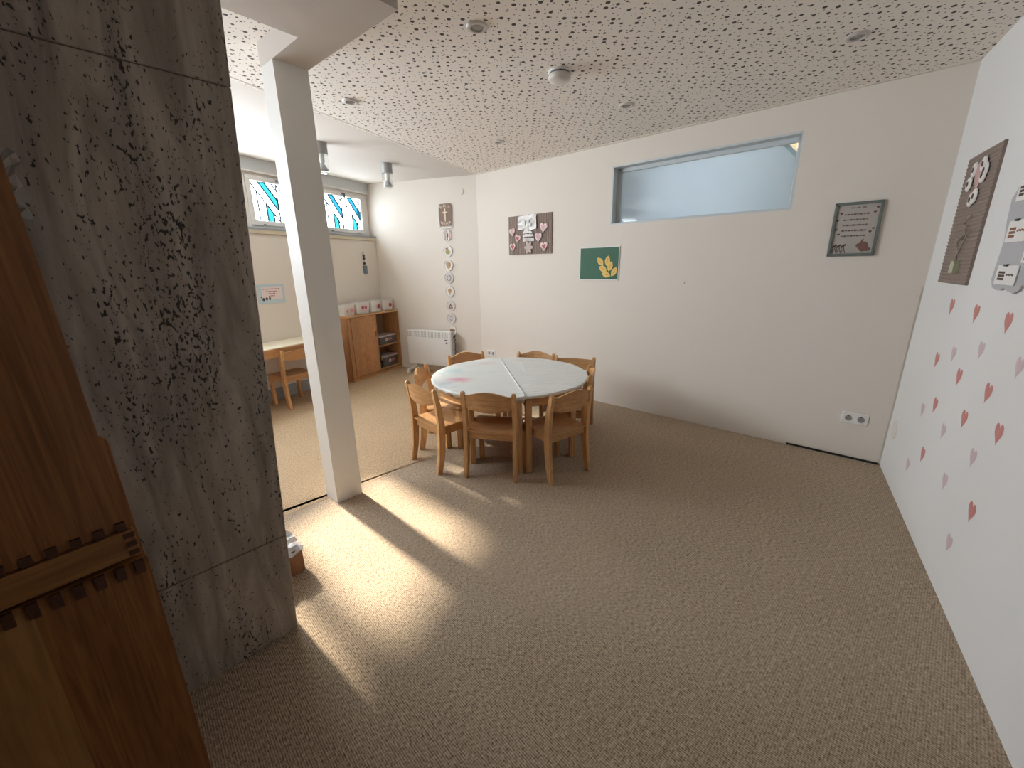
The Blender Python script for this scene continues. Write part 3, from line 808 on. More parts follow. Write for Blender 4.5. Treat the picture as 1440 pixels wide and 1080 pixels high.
# ------------------------------------------------------------------ low cabinet
CBW = WW.off(0.29)
cu0 = (on_z(495.7, 537.5) - CBW.p).dot(CBW.u) - .005
cb = thing('low_cabinet', 'low wooden cabinet with one sliding door and open shelves beside the heater', 'cabinet', loc=CBW.at(cu0), rz=R_(CBW.deg))
CW, CH, CD = .938, .838, .28
build('top_board', bx((CW + .01, CD, .022), (CW / 2, CD / 2, CH - .011), bev=.002), BEECH_X, cb)
build('side_panel', bx((.02, CD, CH - .022), (.01, CD / 2, (CH - .022) / 2)), CABW, cb)
build('side_panel', bx((.02, CD, CH - .022), (CW - .01, CD / 2, (CH - .022) / 2)), CABW, cb)
build('back_panel', bx((CW, .008, CH - .03), (CW / 2, CD - .004, CH / 2)), plain('dull_back_panel', lin(150, 122, 100), .7), cb)
build('middle_panel', bx((.018, CD - .03, CH - .08), (.50, CD / 2 + .01, CH / 2)), CABW, cb)
build('shelf', bx((CW - .53, CD - .03, .018), ((.51 + CW - .02) / 2, CD / 2 + .005, .375)), BEECH_X, cb)
build('bottom_board', bx((CW - .04, CD - .01, .02), (CW / 2, CD / 2, .055)), BEECH_X, cb)
build('plinth', bx((CW, .02, .045), (CW / 2, .014, .0225)), BEECH_X, cb)
build('stile', bx((.055, .02, CH - .07), (.0275, .016, CH / 2)), CABW, cb)
dr = build('sliding_door', bx((.44, .016, CH - .075), (.275, .004, (CH + .02) / 2), bev=.002), wood('oak_veneer', lin(166, 116, 74), lin(190, 142, 98), (22, 22, 5), .45, 3.0), cb)
build('finger_pull', bx((.022, .008, .075), (.46, -.004, .56), bev=.003), plain('dark_pull', lin(120, 78, 44), .5), dr)
for zz in (CH - .026, .046): build('door_track', bx((CW - .02, .012, .006), (CW / 2, .004, zz)), plain('track_brown', lin(90, 60, 40), .6), cb)
# clear boxes in the open half
PB = frosted('clear_box_plastic', lin(128, 124, 126), .38)
LIDM = frosted('clear_lid_plastic', lin(214, 208, 210), .25)
def storage_box(u, y, z, w_, d_, h_, label, c2):
    t = thing('storage_box', label, 'box', loc=CBW.at(cu0 + u, z, out=-y), rz=R_(CBW.deg + 4), group='clear storage boxes in the cabinet')
    bm = B()
    o0 = rrect(w_ * .9, d_ * .9, .02); o1 = rrect(w_, d_, .025)
    n = len(o0)
    lo = [bm.verts.new((p[0], p[1], 0.001)) for p in o0]; hi = [bm.verts.new((p[0], p[1], h_)) for p in o1]
    bm.faces.new(lo[::-1])
    for i in range(n): bm.faces.new((lo[i], lo[(i + 1) % n], hi[(i + 1) % n], hi[i]))
    build('tub', bm, PB, t)
    build('lid', pr(rrect(w_ + .012, d_ + .012, .028), 'z', h_, h_ + .016), LIDM, t)
    build('contents', bx((w_ * .78, d_ * .78, h_ * .7), (0, 0, h_ * .36)), c2, t)
    yb = -d_ / 2 + .006
    r = build('round_sticker', pr(ell(.024, .024, -.03, h_ * .55), 'y', yb - .003, yb), PAPER, t)
    build('sticker_centre', pr(ell(.011, .011, -.03, h_ * .55), 'y', yb - .005, yb - .003), plain('sticker_orange', lin(190, 120, 90), .6), t)
    bm = B()
    for k in range(3): prism(bm, heart(.028, .028, .02 + .026 * k, h_ * (.52 + .1 * (k % 2))), 'y', yb - .003, yb)
    build('heart_print', bm, PINK, t)
storage_box(.722, .148, .385, .35, .235, .105, 'clear storage box with round sticker on the upper cabinet shelf', plain('box_contents_red', lin(120, 78, 76), .7))
storage_box(.748, .148, .066, .31, .235, .135, 'clear storage box on the cabinet floor behind a dark object', plain('box_contents_grey', lin(96, 92, 94), .7))
t = thing('torch', 'black object with pale yellow round face left of the lower clear box', 'torch', loc=CBW.at(cu0 + .535, .066, out=-.05), rz=R_(CBW.deg + 30))
bm = B(); lathe(bm, [(0, 0), (.03, 0), (.034, .02), (.024, .05), (.02, .07), (.032, .10), (.04, .15), (.036, .2), (.02, .24), (0, .25)], n=16); build('body', bm, BLACK, t, smooth=True)
bm = B(); prism(bm, ell(.026, .034, 0, .145), 'y', -.045, -.034); build('round_face', bm, plain('pale_yellow', lin(176, 164, 96), .5), t)
bm = B(); tube(bm, [(.0, .02, .22), (.02, .04, .18), (.03, .03, .1), (.02, .02, .04)], .008); build('grip', bm, BLACK, t, smooth=True)
# bins along the cabinet top
BIN = frosted('milky_bin_plastic', lin(224, 222, 219), .06)
bins = [(.005, .20, 'white bin with small pink flower at the left end of the cabinet top', 1), (.225, .24, 'white bin with two pink hearts, second from the left on the cabinet top', 2),
        (.48, .20, 'white bin with single rose heart, third from the left on the cabinet top', 3), (.70, .215, 'greenish white bin with pink blossom at the heater end of the cabinet top', 4)]
for u, w_, lb, k in bins:
    t = thing('storage_bin', lb, 'bin', loc=CBW.at(cu0 + u + w_ / 2, CH, out=-.14), rz=R_(CBW.deg), group='printed bins on the cabinet')
    bm = B(); h_ = .150 if k != 1 else .135; d_ = .20
    o0 = rrect(w_ * .86, d_ * .86, .02); o1 = rrect(w_, d_, .025); n = len(o0)
    lo = [bm.verts.new((p[0], p[1], 0.001)) for p in o0]; hi = [bm.verts.new((p[0], p[1], h_)) for p in o1]
    li = [bm.verts.new((p[0] * .82, p[1] * .82, 0.006)) for p in o0]; hj = [bm.verts.new((p[0] * .95, p[1] * .95, h_)) for p in o1]
    bm.faces.new(lo[::-1]); bm.faces.new(li)
    for i in range(n):
        j = (i + 1) % n
        bm.faces.new((lo[i], lo[j], hi[j], hi[i])); bm.faces.new((hi[i], hi[j], hj[j], hj[i])); bm.faces.new((hj[i], hj[j], li[j], li[i]))
    build('tub', bm, BIN, t, smooth=True)
    yb = -d_ / 2 + .002; 
    build('label_patch', pr(rrect(.10 if k == 2 else .07, .075, .03, .03 if k != 2 else 0, h_ * .5), 'y', yb - .006, yb - .002), plain('pale_pink_patch', lin(226, 200, 200), .7), t)
    bm = B()
    if k == 2:
        prism(bm, heart(.045, .05, -.026, h_ * .5), 'y', yb - .008, yb - .006)
        build('pink_print', pr(heart(.04, .045, .026, h_ * .48), 'y', yb - .008, yb - .006), DPINK, t)
    else:
        for q in range(4): prism(bm, ell(.013, .02, .03 + .014 * math.cos(q * PI / 2), h_ * .5 + .014 * math.sin(q * PI / 2), 10, q * PI / 2), 'y', yb - .008, yb - .006)
        if k == 1: build('pink_print', pr(ell(.012, .02, -.045, h_ * .45, 10), 'y', yb - .008, yb - .003), PINK, t)
    build('pink_print', bm, DPINK if k != 1 else PINK, t)
    if k in (2, 3, 4):
        build('front_tab', bx((w_ * .62, .03, .006), (-.01, yb - .012, .012), bev=.002), PLASW if k != 4 else plain('pale_green', lin(150, 170, 150), .6), t)

# ------------------------------------------------------------------ heater
HP = PW.off(0.16)
hu0 = HP.uz(571.5, 463)[0]; hu1 = HP.uz(634, 468.5)[0]; hz = HP.uz(571.5, 463)[1]
HW = hu1 - hu0
t = thing('electric_heater', 'white electric panel heater on wheels between the cabinet and the plaques', 'heater', loc=HP.at(hu0), rz=R_(HP.deg))
z0 = .115
build('panel', bx((HW, .075, hz - z0), (HW / 2, .0375, (hz + z0) / 2), bev=.008, seg=2), PLASW, t, smooth=True)
bm = B()
for k in range(30):
    if k % 5 == 4: continue
    x = .022 + (HW - .06) * k / 29
    for r_ in range(3): box(bm, (.013, .004, .022), (x, -.0005, hz - .028 - r_ * .027))
build('air_grille', bm, plain('grille_grey', lin(186, 186, 184), .6), t)['kind'] = 'stuff'
build('side_cap', bx((.03, .085, hz - z0 + .004), (HW - .006, .0375, (hz + z0) / 2), bev=.008), plain('heater_cap', lin(196, 196, 194), .5), t)
bm = B(); prism(bm, ell(.012, .012, HW - .075, hz - .155), 'y', -.008, 0); build('thermostat_knob', bm, DGREY, t)
build('badge', bx((.05, .003, .010), (HW - .085, -.001, hz - .115)), DGREY, t)
for x in (.10, HW - .12):
    f = build('foot', bx((.035, .30, .022), (x, .0, .062), bev=.006), PLASW, t)
    build('upright', bx((.03, .03, .06), (x, .04, .09)), PLASW, f)
    for y in (-.14, .13):
        bm = B(); 
        bmc = B(); lathe(bmc, [(0, -.012), (.022, -.012), (.025, -.006), (.025, .006), (.022, .012), (0, .012)], n=16)
        bmesh.ops.transform(bmc, matrix=Matrix.Translation((x, y, .025)) @ Matrix.Rotation(PI / 2, 4, 'Y'), verts=bmc.verts)
        box(bmc, (.036, .03, .018), (x, y, .046), bev=.004)
        build('caster', bmc, PLASW, f, smooth=True)
cc = []
for i in range(40):
    a = i / 39
    cc.append((HW + .028 + .008 * math.sin(i * .7), .045 + .012 * math.cos(i * .8), hz - .10 - a * .30))
build('power_cable', tube(B(), [(HW - .01, .05, hz - .13)] + cc + [(HW + .05, .06, .1), (HW + .1, .07, .02), (HW + .3, .06, .012)], .005, 6), DGREY, t, smooth=True)
build('cable_plug', bx((.02, .03, .05), (HW + .032, .03, hz - .07), bev=.006, rot=Matrix.Rotation(R_(25), 3, 'Y')), BLACK, t)

# ------------------------------------------------------------------ wall fittings : generic
def on_wall(pl, px, py, name, label, cat, group=None, rot=0):
    q = pl.hit(px, py)
    t = thing(name, label, cat, loc=q, group=group)
    t.rotation_euler = (0, rot, R_(pl.deg))
    t.rotation_mode = 'XYZ'
    return t
def socket(pl, px, py, label):
    t = on_wall(pl, px, py, 'wall_socket', label, 'socket')
    build('cover_plate', bx((.152, .010, .081), (0, -.005, 0), bev=.003), PLASW, t)
    for x in (-.0355, .0355):
        bm = B(); prism(bm, ell(.021, .021, x, 0), 'y', -.0115, -.004)
        s = build('socket_well', bm, plain('socket_shade', lin(150, 146, 140), .6), t)
        bm = B(); prism(bm, ell(.003, .003, x - .0095, 0, 8), 'y', -.013, -.0115); prism(bm, ell(.003, .003, x + .0095, 0, 8), 'y', -.013, -.0115)
        box(bm, (.007, .003, .006), (x, -.012, .017)); box(bm, (.007, .003, .006), (x, -.012, -.017))
        build('contact', bm, BLACK, s)
socket(BW, 1202, 588.5, 'double white wall socket low on the long wall near the right corner')
socket(BW, 691.5, 496.5, 'double white wall socket low in the far corner, above the back left chair')
t = on_wall(RW, 1258, 604, 'blank_cover', 'round white blanking cap low on the right wall by the corner', 'cover')
build('cap', lathe(B(), [(0, 0)] + [(.062, 0)] + [(.060, .004), (.05, .006), (0, .007)], n=32), WALL, t, smooth=True)
t.rotation_euler = (R_(90), 0, R_(RW.deg)); 
t = on_wall(BW, 963, 397, 'wall_hook', 'tiny grey nail hook alone on the long wall below the high window', 'hook')
bm = B(); tube(bm, [(0, 0, 0), (0, -.012, 0), (0, -.016, -.006), (.003, -.014, -.012)], .0025, 6); box(bm, (.010, .003, .012), (0, -.0015, 0)); build('nail', bm, GREY, t)

# ------------------------------------------------------------------ plaques on the short wall
t = on_wall(PW, 627, 304, 'bible_sign', 'brown scroll-shaped sign with a pale cross and lettering above the round plaques', 'sign')
build('backing', pr(rrect(.205, .30, .03, 0, -.006), 'y', -.006, 0), PAPERG, t)
build('board', pr(rrect(.178, .262, .022, .004, .014), 'y', -.014, -.006), BROWN, t)
bm = B(); box(bm, (.016, .005, .15), (0, -.016, .012)); box(bm, (.068, .005, .017), (0, -.016, .042)); build('cross', bm, CREAM, t)
for i, ch in enumerate('BIBLIA'):
    a = (i - 2.5) / 2.5
    text('letter', ch, .044, CREAM, t, (a * .062, -.015, .118 - .014 * a * a), rot=-a * .28)
for i, ch in enumerate('TEZECA'):
    a = (i - 2.5) / 2.5
    text('letter', ch, .044, CREAM, t, (a * .066, -.015, -.092 + .016 * a * a), rot=a * .28)
bm = B(); tube(bm, [(-.085, -.012, -.138), (-.03, -.014, -.14), (.09, -.012, -.136)], .011, 8); build('rolled_edge', bm, PAPER, t, smooth=True)
bm = B(); tube(bm, [(-.092, -.014, .1), (-.098, -.016, 0), (-.088, -.014, -.12)], .009, 8); build('rolled_edge', bm, PAPER, t, smooth=True)
MARK = [('white lace ribbons over a small pink square', 'ribbon'), ('green apple', 'apple'), ('brown shield', 'shield'), ('pale grey ring', 'ring'), ('tan balloon', 'balloon'), ('brown pyramid of triangles', 'tri'), ('grey hook shape', 'hook'), ('brown fish', 'fish'), ('nothing clear, half hidden by the heater cable', 'none')]
TAN = plain('tan_relief', lin(190, 156, 112), .7); BRN = plain('brown_relief', lin(150, 104, 78), .7); GRN = plain('apple_green', lin(160, 158, 96), .6); PGR = plain('grey_relief', lin(176, 176, 182), .6)
for i, (px, py) in enumerate(((629.2, 331), (630.3, 353), (631.3, 373), (632, 391), (633.3, 410), (634.5, 430), (635.2, 447.5), (636.7, 464), (639.4, 483))):
    d, kd = MARK[i]
    t = on_wall(PW, px, py, 'round_plaque', 'round white wall plaque with %s' % d, 'plaque', 'round plaques in a column')
    r = .071 if i < 7 else .066
    build('disc', pr(ell(r * .94, r, n=32), 'y', -.012, 0), PAPERG if i in (3, 5, 6, 8) else PAPER, t)
    bm = B()
    for k in range(32):
        pass
    ringp = [(r * .9 * math.cos(2 * PI * k / 32), -.013, r * .95 * math.sin(2 * PI * k / 32)) for k in range(33)]
    build('rim', tube(B(), ringp, .0045, 6), PAPER, t, smooth=True)
    bm = B(); y0, y1 = -.019, -.012
    if kd == 'ribbon':
        build('pink_square', bx((.04, .006, .045), (.012, -.015, 0)), DPINK, t)
        for x, rt in ((-.028, .1), (.0, -.12), (.036, .05)): box(bm, (.012, .012, .12), (x, -.02, 0), Matrix.Rotation(rt, 3, 'Y'), bev=.002)
        build('ribbon', bm, PAPER, t)
    elif kd == 'apple':
        prism(bm, ell(.030, .028, 0, -.012), 'y', y0, y1); build('apple_relief', bm, GRN, t)
        bm = B(); tube(bm, [(0, -.016, .012), (.002, -.018, .03), (.012, -.018, .038)], .003, 6); prism(bm, ell(.016, .007, -.014, .03, rot=.4), 'y', y0, y1); build('stem', bm, BRN, t)
    elif kd == 'shield':
        prism(bm, [(-.03, .034), (0, .042), (.03, .034), (.03, -.006), (.018, -.032), (0, -.044), (-.018, -.032), (-.03, -.006)], 'y', y0, y1); build('shield_relief', bm, TAN, t)
    elif kd == 'ring':
        tube(bm, [(.03 * math.cos(2 * PI * k / 20), -.014, .033 * math.sin(2 * PI * k / 20)) for k in range(21)], .005, 6); build('ring_relief', bm, PGR, t)
    elif kd == 'balloon':
        prism(bm, ell(.024, .03, 0, .01), 'y', y0, y1); prism(bm, [(-.01, -.022), (.01, -.022), (.006, -.04), (-.006, -.04)], 'y', y0, y1); build('balloon_relief', bm, TAN, t)
    elif kd == 'tri':
        for cx_, cz_ in ((0, .014), (-.017, -.018), (.017, -.018)): prism(bm, [(cx_ - .016, cz_ - .015), (cx_ + .016, cz_ - .015), (cx_, cz_ + .016)], 'y', y0, y1)
        build('triangle_relief', bm, BRN, t)
    elif kd == 'hook':
        tube(bm, [(-.014, -.014, .02), (.006, -.014, .032), (.018, -.014, .018), (.016, -.014, -.012), (-.002, -.014, -.03), (-.012, -.014, -.018)], .006, 6); build('hook_relief', bm, PGR, t)
    elif kd == 'fish':
        prism(bm, ell(.030, .016, -.004, 0), 'y', y0, y1); prism(bm, [(.02, 0), (.04, .014), (.04, -.014)], 'y', y0, y1); build('fish_relief', bm, BRN, t)
# small round switch / patch high on the short wall
t = on_wall(PW, 649, 269, 'blanking_cap', 'small round white cap high on the short wall near the ceiling', 'cover')
build('cap', pr(ell(.03, .035), 'y', -.008, 0), WALL, t)

# ------------------------------------------------------------------ ribbed board with hearts on the long wall
def rib_board(t, w_, h_, n, vertical, m, amp=.004):
    bm = B(); P = []
    L = w_ if vertical else h_
    for i in range(n * 6 + 1):
        a = i / (n * 6)
        P.append((-L / 2 + L * a, -.010 - amp * (.5 - .5 * math.cos(2 * PI * a * n))))
    P = P + [(L / 2, 0), (-L / 2, 0)]
    if vertical:      # profile in x,y extruded along z
        prism(bm, P, 'z', -h_ / 2, h_ / 2)
    else:
        a_ = [bm.verts.new((-w_ / 2, p[1], p[0])) for p in P]; b_ = [bm.verts.new((w_ / 2, p[1], p[0])) for p in P]
        bm.faces.new(a_); bm.faces.new(b_[::-1])
        for i in range(len(P)): bm.faces.new((a_[i], b_[i], b_[(i + 1) % len(P)], a_[(i + 1) % len(P)]))
    return build('ribbed_card', bm, m, t)
def crumple(w_, h_, nx, nz, amp, rnd):
    bm = B(); V = [[bm.verts.new((-w_ / 2 + w_ * i / nx + rnd.uniform(-1, 1) * amp * .6, -.003 - rnd.random() * amp, -h_ / 2 + h_ * j / nz + rnd.uniform(-1, 1) * amp * .6)) for j in range(nz + 1)] for i in range(nx + 1)]
    for i in range(nx):
        for j in range(nz): bm.faces.new((V[i][j], V[i + 1][j], V[i + 1][j + 1], V[i][j + 1]))
    return bm
def shift(bm, x, y, z, rot=0):
    bmesh.ops.transform(bm, matrix=Matrix.Translation((x, y, z)) @ Matrix.Rotation(rot, 4, 'Y'), verts=bm.verts); return bm
t = on_wall(BW, 745.3, 330, 'heart_board', 'ribbed brown board with pink hearts and a crumpled white card', 'board')
rib_board(t, .615, .41, 19, True, BROWN2, .006)
rnd = random.Random(5)
PHOTO = plain('photo_print', lin(190, 188, 184), .35, var=.25)
build('photo_card', shift(crumple(.26, .145, 8, 5, .012, rnd), -.02, -.018, .125), plain('glossy_card', lin(216, 212, 208), .3, var=.12), t)
bm = B(); 
for x, z, s in ((-.06, .12, .04), (.0, .13, .035), (.03, .10, .03)): prism(bm, rrect(s, s * 1.3, .006, x, z), 'y', -.040, -.036)
build('photo_marks', bm, PHOTO, t)
for x, z, s, rt, mm in ((-.24, .035, .085, .1, PAPER), (-.16, -.035, .08, -.3, PINK), (-.235, -.125, .085, .0, PINK), (.205, .055, .10, -.15, PAPER), (.135, -.04, .095, .0, PAPER), (.215, -.135, .095, .1, PINK)):
    h = build('paper_heart', pr(heart(s, s, x, z, rot=rt), 'y', -.028, -.02), plain('blush_heart', lin(222, 196, 196), .6), t)
    build('heart_centre', pr(heart(s * .55, s * .55, x, z, rot=rt), 'y', -.031, -.028), DPINK if mm is PINK else plain('soft_rose', lin(206, 168, 170), .6), h)
cl_ = pr(ell(.075, .05, -.005, -.02), 'y', -.03, -.02); prism(cl_, ell(.045, .045, -.03, .01), 'y', -.031, -.02); prism(cl_, ell(.04, .04, .02, .0), 'y', -.0305, -.02); prism(cl_, rrect(.16, .03, .01, .0, -.055), 'y', -.03, -.02)
w1 = build('word_cloud', cl_, PAPER, t)
bm = B()
for k in range(6): box(bm, (.016, .002, .010), (-.055 + k * .022, -.033, .008 + .004 * math.sin(k)), Matrix.Rotation(.3 * math.sin(k * 2), 3, 'Y'))
for k in range(9): box(bm, (.010, .002, .014), (-.055 + k * .014, -.033, -.028), Matrix.Rotation(.4 * math.sin(k * 3), 3, 'Y'))
build('lettering', bm, INK, w1)
bm = B()
for q in range(6): prism(bm, ell(.018, .034, .0 + .03 * math.cos(q * PI / 3), -.135 + .034 * math.sin(q * PI / 3), 10, q * PI / 3 - PI / 2), 'y', -.027 - .001 * (q % 2), -.02)
build('paper_flower', bm, plain('grey_rose', lin(186, 166, 160), .6), t)

# green poster with six leaves
t = on_wall(BW, 842.5, 370.7, 'green_poster', 'dark green poster with a sprig of yellow leaves, below left of the high window', 'poster')
t.location = t.location - BW.n * .0045
build('border', bx((.44, .003, .318), (0, -.0015, 0)), PAPER, t)
build('sheet', bx((.422, .002, .298), (0, -.004, 0)), GREEN, t)
def leaf(L, Wd, cx_, cz_, rot, y0, y1):
    P = []
    for k in range(9): s = k / 8; P.append((L * (s - .5), Wd / 2 * math.sin(PI * s) ** .9 if 0 < k < 8 else 0))
    for k in range(7, 0, -1): s = k / 8; P.append((L * (s - .5), -Wd / 2 * math.sin(PI * s) ** .9))
    return pr([(cx_ + x * math.cos(rot) - z * math.sin(rot), cz_ + x * math.sin(rot) + z * math.cos(rot)) for x, z in P], 'y', y0, y1)
for lx, lz, rt in ((.020, .018, -50), (.098, .024, 82), (.052, -.050, -25), (.128, -.026, 72), (.088, -.104, -15), (.172, -.078, 58)):
    l = build('leaf', leaf(.100, .056, lx, lz, R_(rt), -.0085, -.005), LEAFY, t)
    build('leaf_vein', leaf(.07, .008, lx, lz, R_(rt), -.0095, -.0085), plain('leaf_orange', lin(206, 150, 60), .6), l)

# framed print near the right corner
t = on_wall(BW, 1202, 322.5, 'framed_print', 'grey-green framed print with hearts and a rabbit, right end of the long wall', 'picture')
FW_, FH_ = .252, .342
bm = B()
for a, b in (((FW_, .018, .017), (0, -.009, FH_ / 2 - .0085)), ((FW_, .018, .017), (0, -.009, -FH_ / 2 + .0085)), ((.017, .018, FH_), (-FW_ / 2 + .0085, -.009, 0)), ((.017, .018, FH_), (FW_ / 2 - .0085, -.009, 0))):
    box(bm, a, b, bev=.002)
build('frame', bm, GFRAME, t)
build('print', bx((FW_ - .02, .003, FH_ - .02), (0, -.005, 0)), plain('print_paper', lin(206, 198, 190), .6), t)
bm = B()
for k in range(3): box(bm, (.018, .001, .007), (-.03 + .03 * k, -.0072, .135))
for k in range(5):
    for j in range(8): box(bm, (.012 + .003 * ((j * 3 + k) % 2), .001, .007 + .003 * ((j + k) % 2)), (-.062 + .0165 * j, -.0072, .095 - .034 * k))
build('lettering', bm, plain('soft_brown_ink', lin(140, 116, 106), .7), t)
bm = B()
for x, z in ((-.085, .102), (.098, .128), (.088, .10), (-.10, .06), (-.10, -.0), (-.082, -.03), (.095, .0), (.082, -.02)): prism(bm, heart(.016, .015, x, z), 'y', -.0075, -.006)
build('heart_print', bm, plain('wine_print', lin(110, 64, 62), .7), t)
bm = B()
for k in range(9): box(bm, (.003, .001, .03 + .008 * (k % 3)), (-.10 + .008 * k, -.0072, -.13), Matrix.Rotation(.35 * math.sin(k * 2.1), 3, 'Y')); prism(bm, ell(.007, .006, -.10 + .008 * k, -.11 + .006 * (k % 3), 8), 'y', -.0078, -.0065)
build('flower_print', bm, INK, t)
bm = B(); prism(bm, ell(.026, .032, .062, -.112), 'y', -.0075, -.006); prism(bm, ell(.016, .015, .038, -.105), 'y', -.0077, -.006); prism(bm, ell(.006, .02, .05, -.08, 10, -.3), 'y', -.0077, -.006); prism(bm, ell(.018, .012, .085, -.13), 'y', -.0077, -.006)
build('rabbit_print', bm, plain('rabbit_brown', lin(150, 112, 100), .7, var=.2), t)
build('glass', bx((FW_ - .03, .001, FH_ - .03), (0, -.011, 0)), clear('picture_glass', (.97, .97, .97), .04, .02), t)

# ------------------------------------------------------------------ right wall: ribbed board, felt organiser, hearts
bu = [RW.uz(1368, 224), RW.uz(1418, 198.5), RW.uz(1322.5, 396.5), RW.uz(1361, 401.5)]
bc = ((bu[0][0] + bu[1][0]) / 2, (bu[0][1] + bu[2][1]) / 2); bwid = bu[1][0] - bu[0][0]; bht = bu[0][1] - bu[2][1]
t = thing('ribbed_board', 'tall taupe ribbed board with white rosettes and a twig on the right wall', 'board', loc=RW.at(bc[0], bc[1]), rz=R_(RW.deg))
rib_board(t, bwid, bht, 34, False, BROWN2, .004)
def rw_loc(px, py, d=.015):
    u_, z_ = RW.off(d).uz(px, py); return u_ - bc[0], z_ - bc[1]
ros = [(1373, 238), (1385.5, 228), (1388, 239), (1385, 245), (1363.5, 262), (1372, 278), (1366, 281)]
ros = [rw_loc(1320 + x / 5.143, 195 + y / 5.143) for x, y in ((268, 225), (338, 180), (345, 225), (330, 262), (226, 330), (265, 415), (240, 440))]
for i, (x, z) in enumerate(ros):
    bm = B(); lathe(bm, [(.030, 0), (.040, .004), (.036, .010), (.022, .006), (.016, .012), (0, .010)], n=14)
    bmesh.ops.transform(bm, matrix=Matrix.Translation((x, -.014, z)) @ Matrix.Rotation(PI / 2, 4, 'X') @ Matrix.Scale(.9, 4), verts=bm.verts)
    f = build('rosette', bm, PAPER, t, smooth=True)
    build('rosette_centre', pr(ell(.011, .013, x, z, 10), 'y', -.027, -.022), INK, f)
mx_ = sum(p[0] for p in ros) / 7; mz_ = sum(p[1] for p in ros) / 7
build('pink_ribbon', pr(heart(.13, .15, mx_ + .01, mz_ + .01), 'y', -.019, -.012), plain('dusty_pink', lin(196, 160, 156), .7), t)
def tw(x, y): a = rw_loc(1320 + x / 5.143, 195 + y / 5.143, .02); return Vector((a[0], -.022, a[1]))
tb_ = tw(125, 905)
for pth in (((125, 905), (140, 830), (175, 760), (205, 700), (235, 650)), ((140, 840), (135, 780), (150, 730), (190, 690)), ((170, 770), (195, 700), (190, 650)), ((205, 640), (190, 620), (220, 575), (240, 560)), ((150, 730), (135, 715))):
    build('twig', tube(B(), [tw(*p) for p in pth], .0035, 6), plain('grey_twig', lin(168, 156, 148), .8), t, smooth=True)
build('clay_pot', pr([(tb_.x - .034, tb_.z - .045), (tb_.x + .034, tb_.z - .045), (tb_.x + .03, tb_.z + .0), (tb_.x + .016, tb_.z + .014), (tb_.x - .016, tb_.z + .014), (tb_.x - .03, tb_.z)], 'y', -.035, -.012), plain('sage_pot', lin(178, 182, 152), .7), t)

FELT = plain('grey_felt', lin(182, 181, 183), .95, bump=.3, bscale=300)
F0 = (1.40, 1.60)
t = thing('wall_organiser', 'grey felt hanging with white picture cards at the right edge of the photo', 'wall hanging', loc=RW.at(F0[0], F0[1]), rz=R_(RW.deg))
def rf(px, py, d=.006): u_, z_ = RW.off(d).uz(px, py); return (u_ - F0[0], z_ - F0[1])
outl = [rf(*p) for p in ((1440, 255), (1425, 280), (1418, 310), (1414, 338), (1404, 368), (1396, 392), (1396.5, 404), (1402, 408), (1408, 408.5), (1413, 405), (1417, 409), (1426, 413), (1434, 409), (1440, 400))]
right = [(outl[-1][0] + .09, outl[-1][1] - .03), (outl[-1][0] + .2, outl[-1][1] - .02), (outl[-1][0] + .22, .1), (outl[-1][0] + .05, .33), (outl[0][0] + .1, .36)]
build('felt_panel', pr(outl + right, 'y', -.010, 0), FELT, t)
cards = [((1399, 399), (1402.5, 374), (1433.5, 372), (1426, 402)), ((1413, 341), (1420, 312), (1447, 306), (1443, 339)), ((1428, 283), (1436, 258), (1458, 240), (1455, 278)), ((1437, 368), (1441, 348), (1468, 345), (1464, 372))]
for i, cd in enumerate(cards):
    P = [rf(x, y, .014) for x, y in cd]
    cxx = sum(p[0] for p in P) / 4; czz = sum(p[1] for p in P) / 4
    cw_ = ((P[2][0] + P[3][0]) - (P[0][0] + P[1][0])) / 2; chh = ((P[1][1] + P[2][1]) - (P[0][1] + P[3][1])) / 2
    c_ = build('picture_card', pr(rrect(cw_, chh, .006, cxx, czz), 'y', -.015, -.012), PAPER, t)
    bm = B()
    for k in range(4):
        for j in range(3): prism(bm, rrect(cw_ * .06, chh * .12, .002, cxx - cw_ * .33 + k * cw_ * .08, czz - chh * .22 + j * chh * .17), 'y', -.0165, -.015)
    for k in range(5): prism(bm, rrect(cw_ * .06, chh * .08, .002, cxx + cw_ * .06 + k * cw_ * .07, czz + (chh * .03 if k % 2 else 0)), 'y', -.0165, -.015)
    build('print', bm, INK if i != 1 else BRN, c_)
    build('clip', bx((.022, .010, .008), (cxx - cw_ * .05, -.018, czz + chh / 2)), DGREY, c_)

HD = [(1338, 432, 0), (1372, 442, 0), (1417, 455, 0), (1317, 507, 0), (1340.5, 499, 1), (1379, 494, 1), (1432.5, 518.5, 1), (1348, 531, 0), (1388.5, 554, 0), (1297, 577.5, 1), (1314.5, 570.5, 0), (1326, 607, 1), (1355, 590.5, 0), (1403.5, 611.5, 0), (1276, 654.5, 1), (1297, 640, 0), (1367.5, 645, 1), (1328, 678, 1), (1365.5, 721, 0), (1334, 764.5, 1)]
HL = ['highest one, under the ribbed board', 'middle of the top three', 'right of the top three, under the felt hanging', 'second tier, nearest the corner', 'small, second tier, right of a rose one', 'second tier, farthest right but one', "largest pale one at the photo's right edge", 'third tier, nearest the corner', 'third tier, above the largest rose one', 'fourth tier, nearest the corner', 'small, fourth tier, right of a pale one', 'fifth tier, nearest the corner', 'middle of the fourth tier', 'large, furthest right of the fourth tier', 'lowest on the corner side', 'small, low down right of a pale one', 'above the lowest rose one', 'below the small low rose one', 'lowest rose one of all', 'lowest of all, nearest the carpet']
HR = [plain('rose_heart', lin(200, 132, 126), .55, var=.2), plain('pale_heart', lin(206, 184, 188), .55, var=.12)]
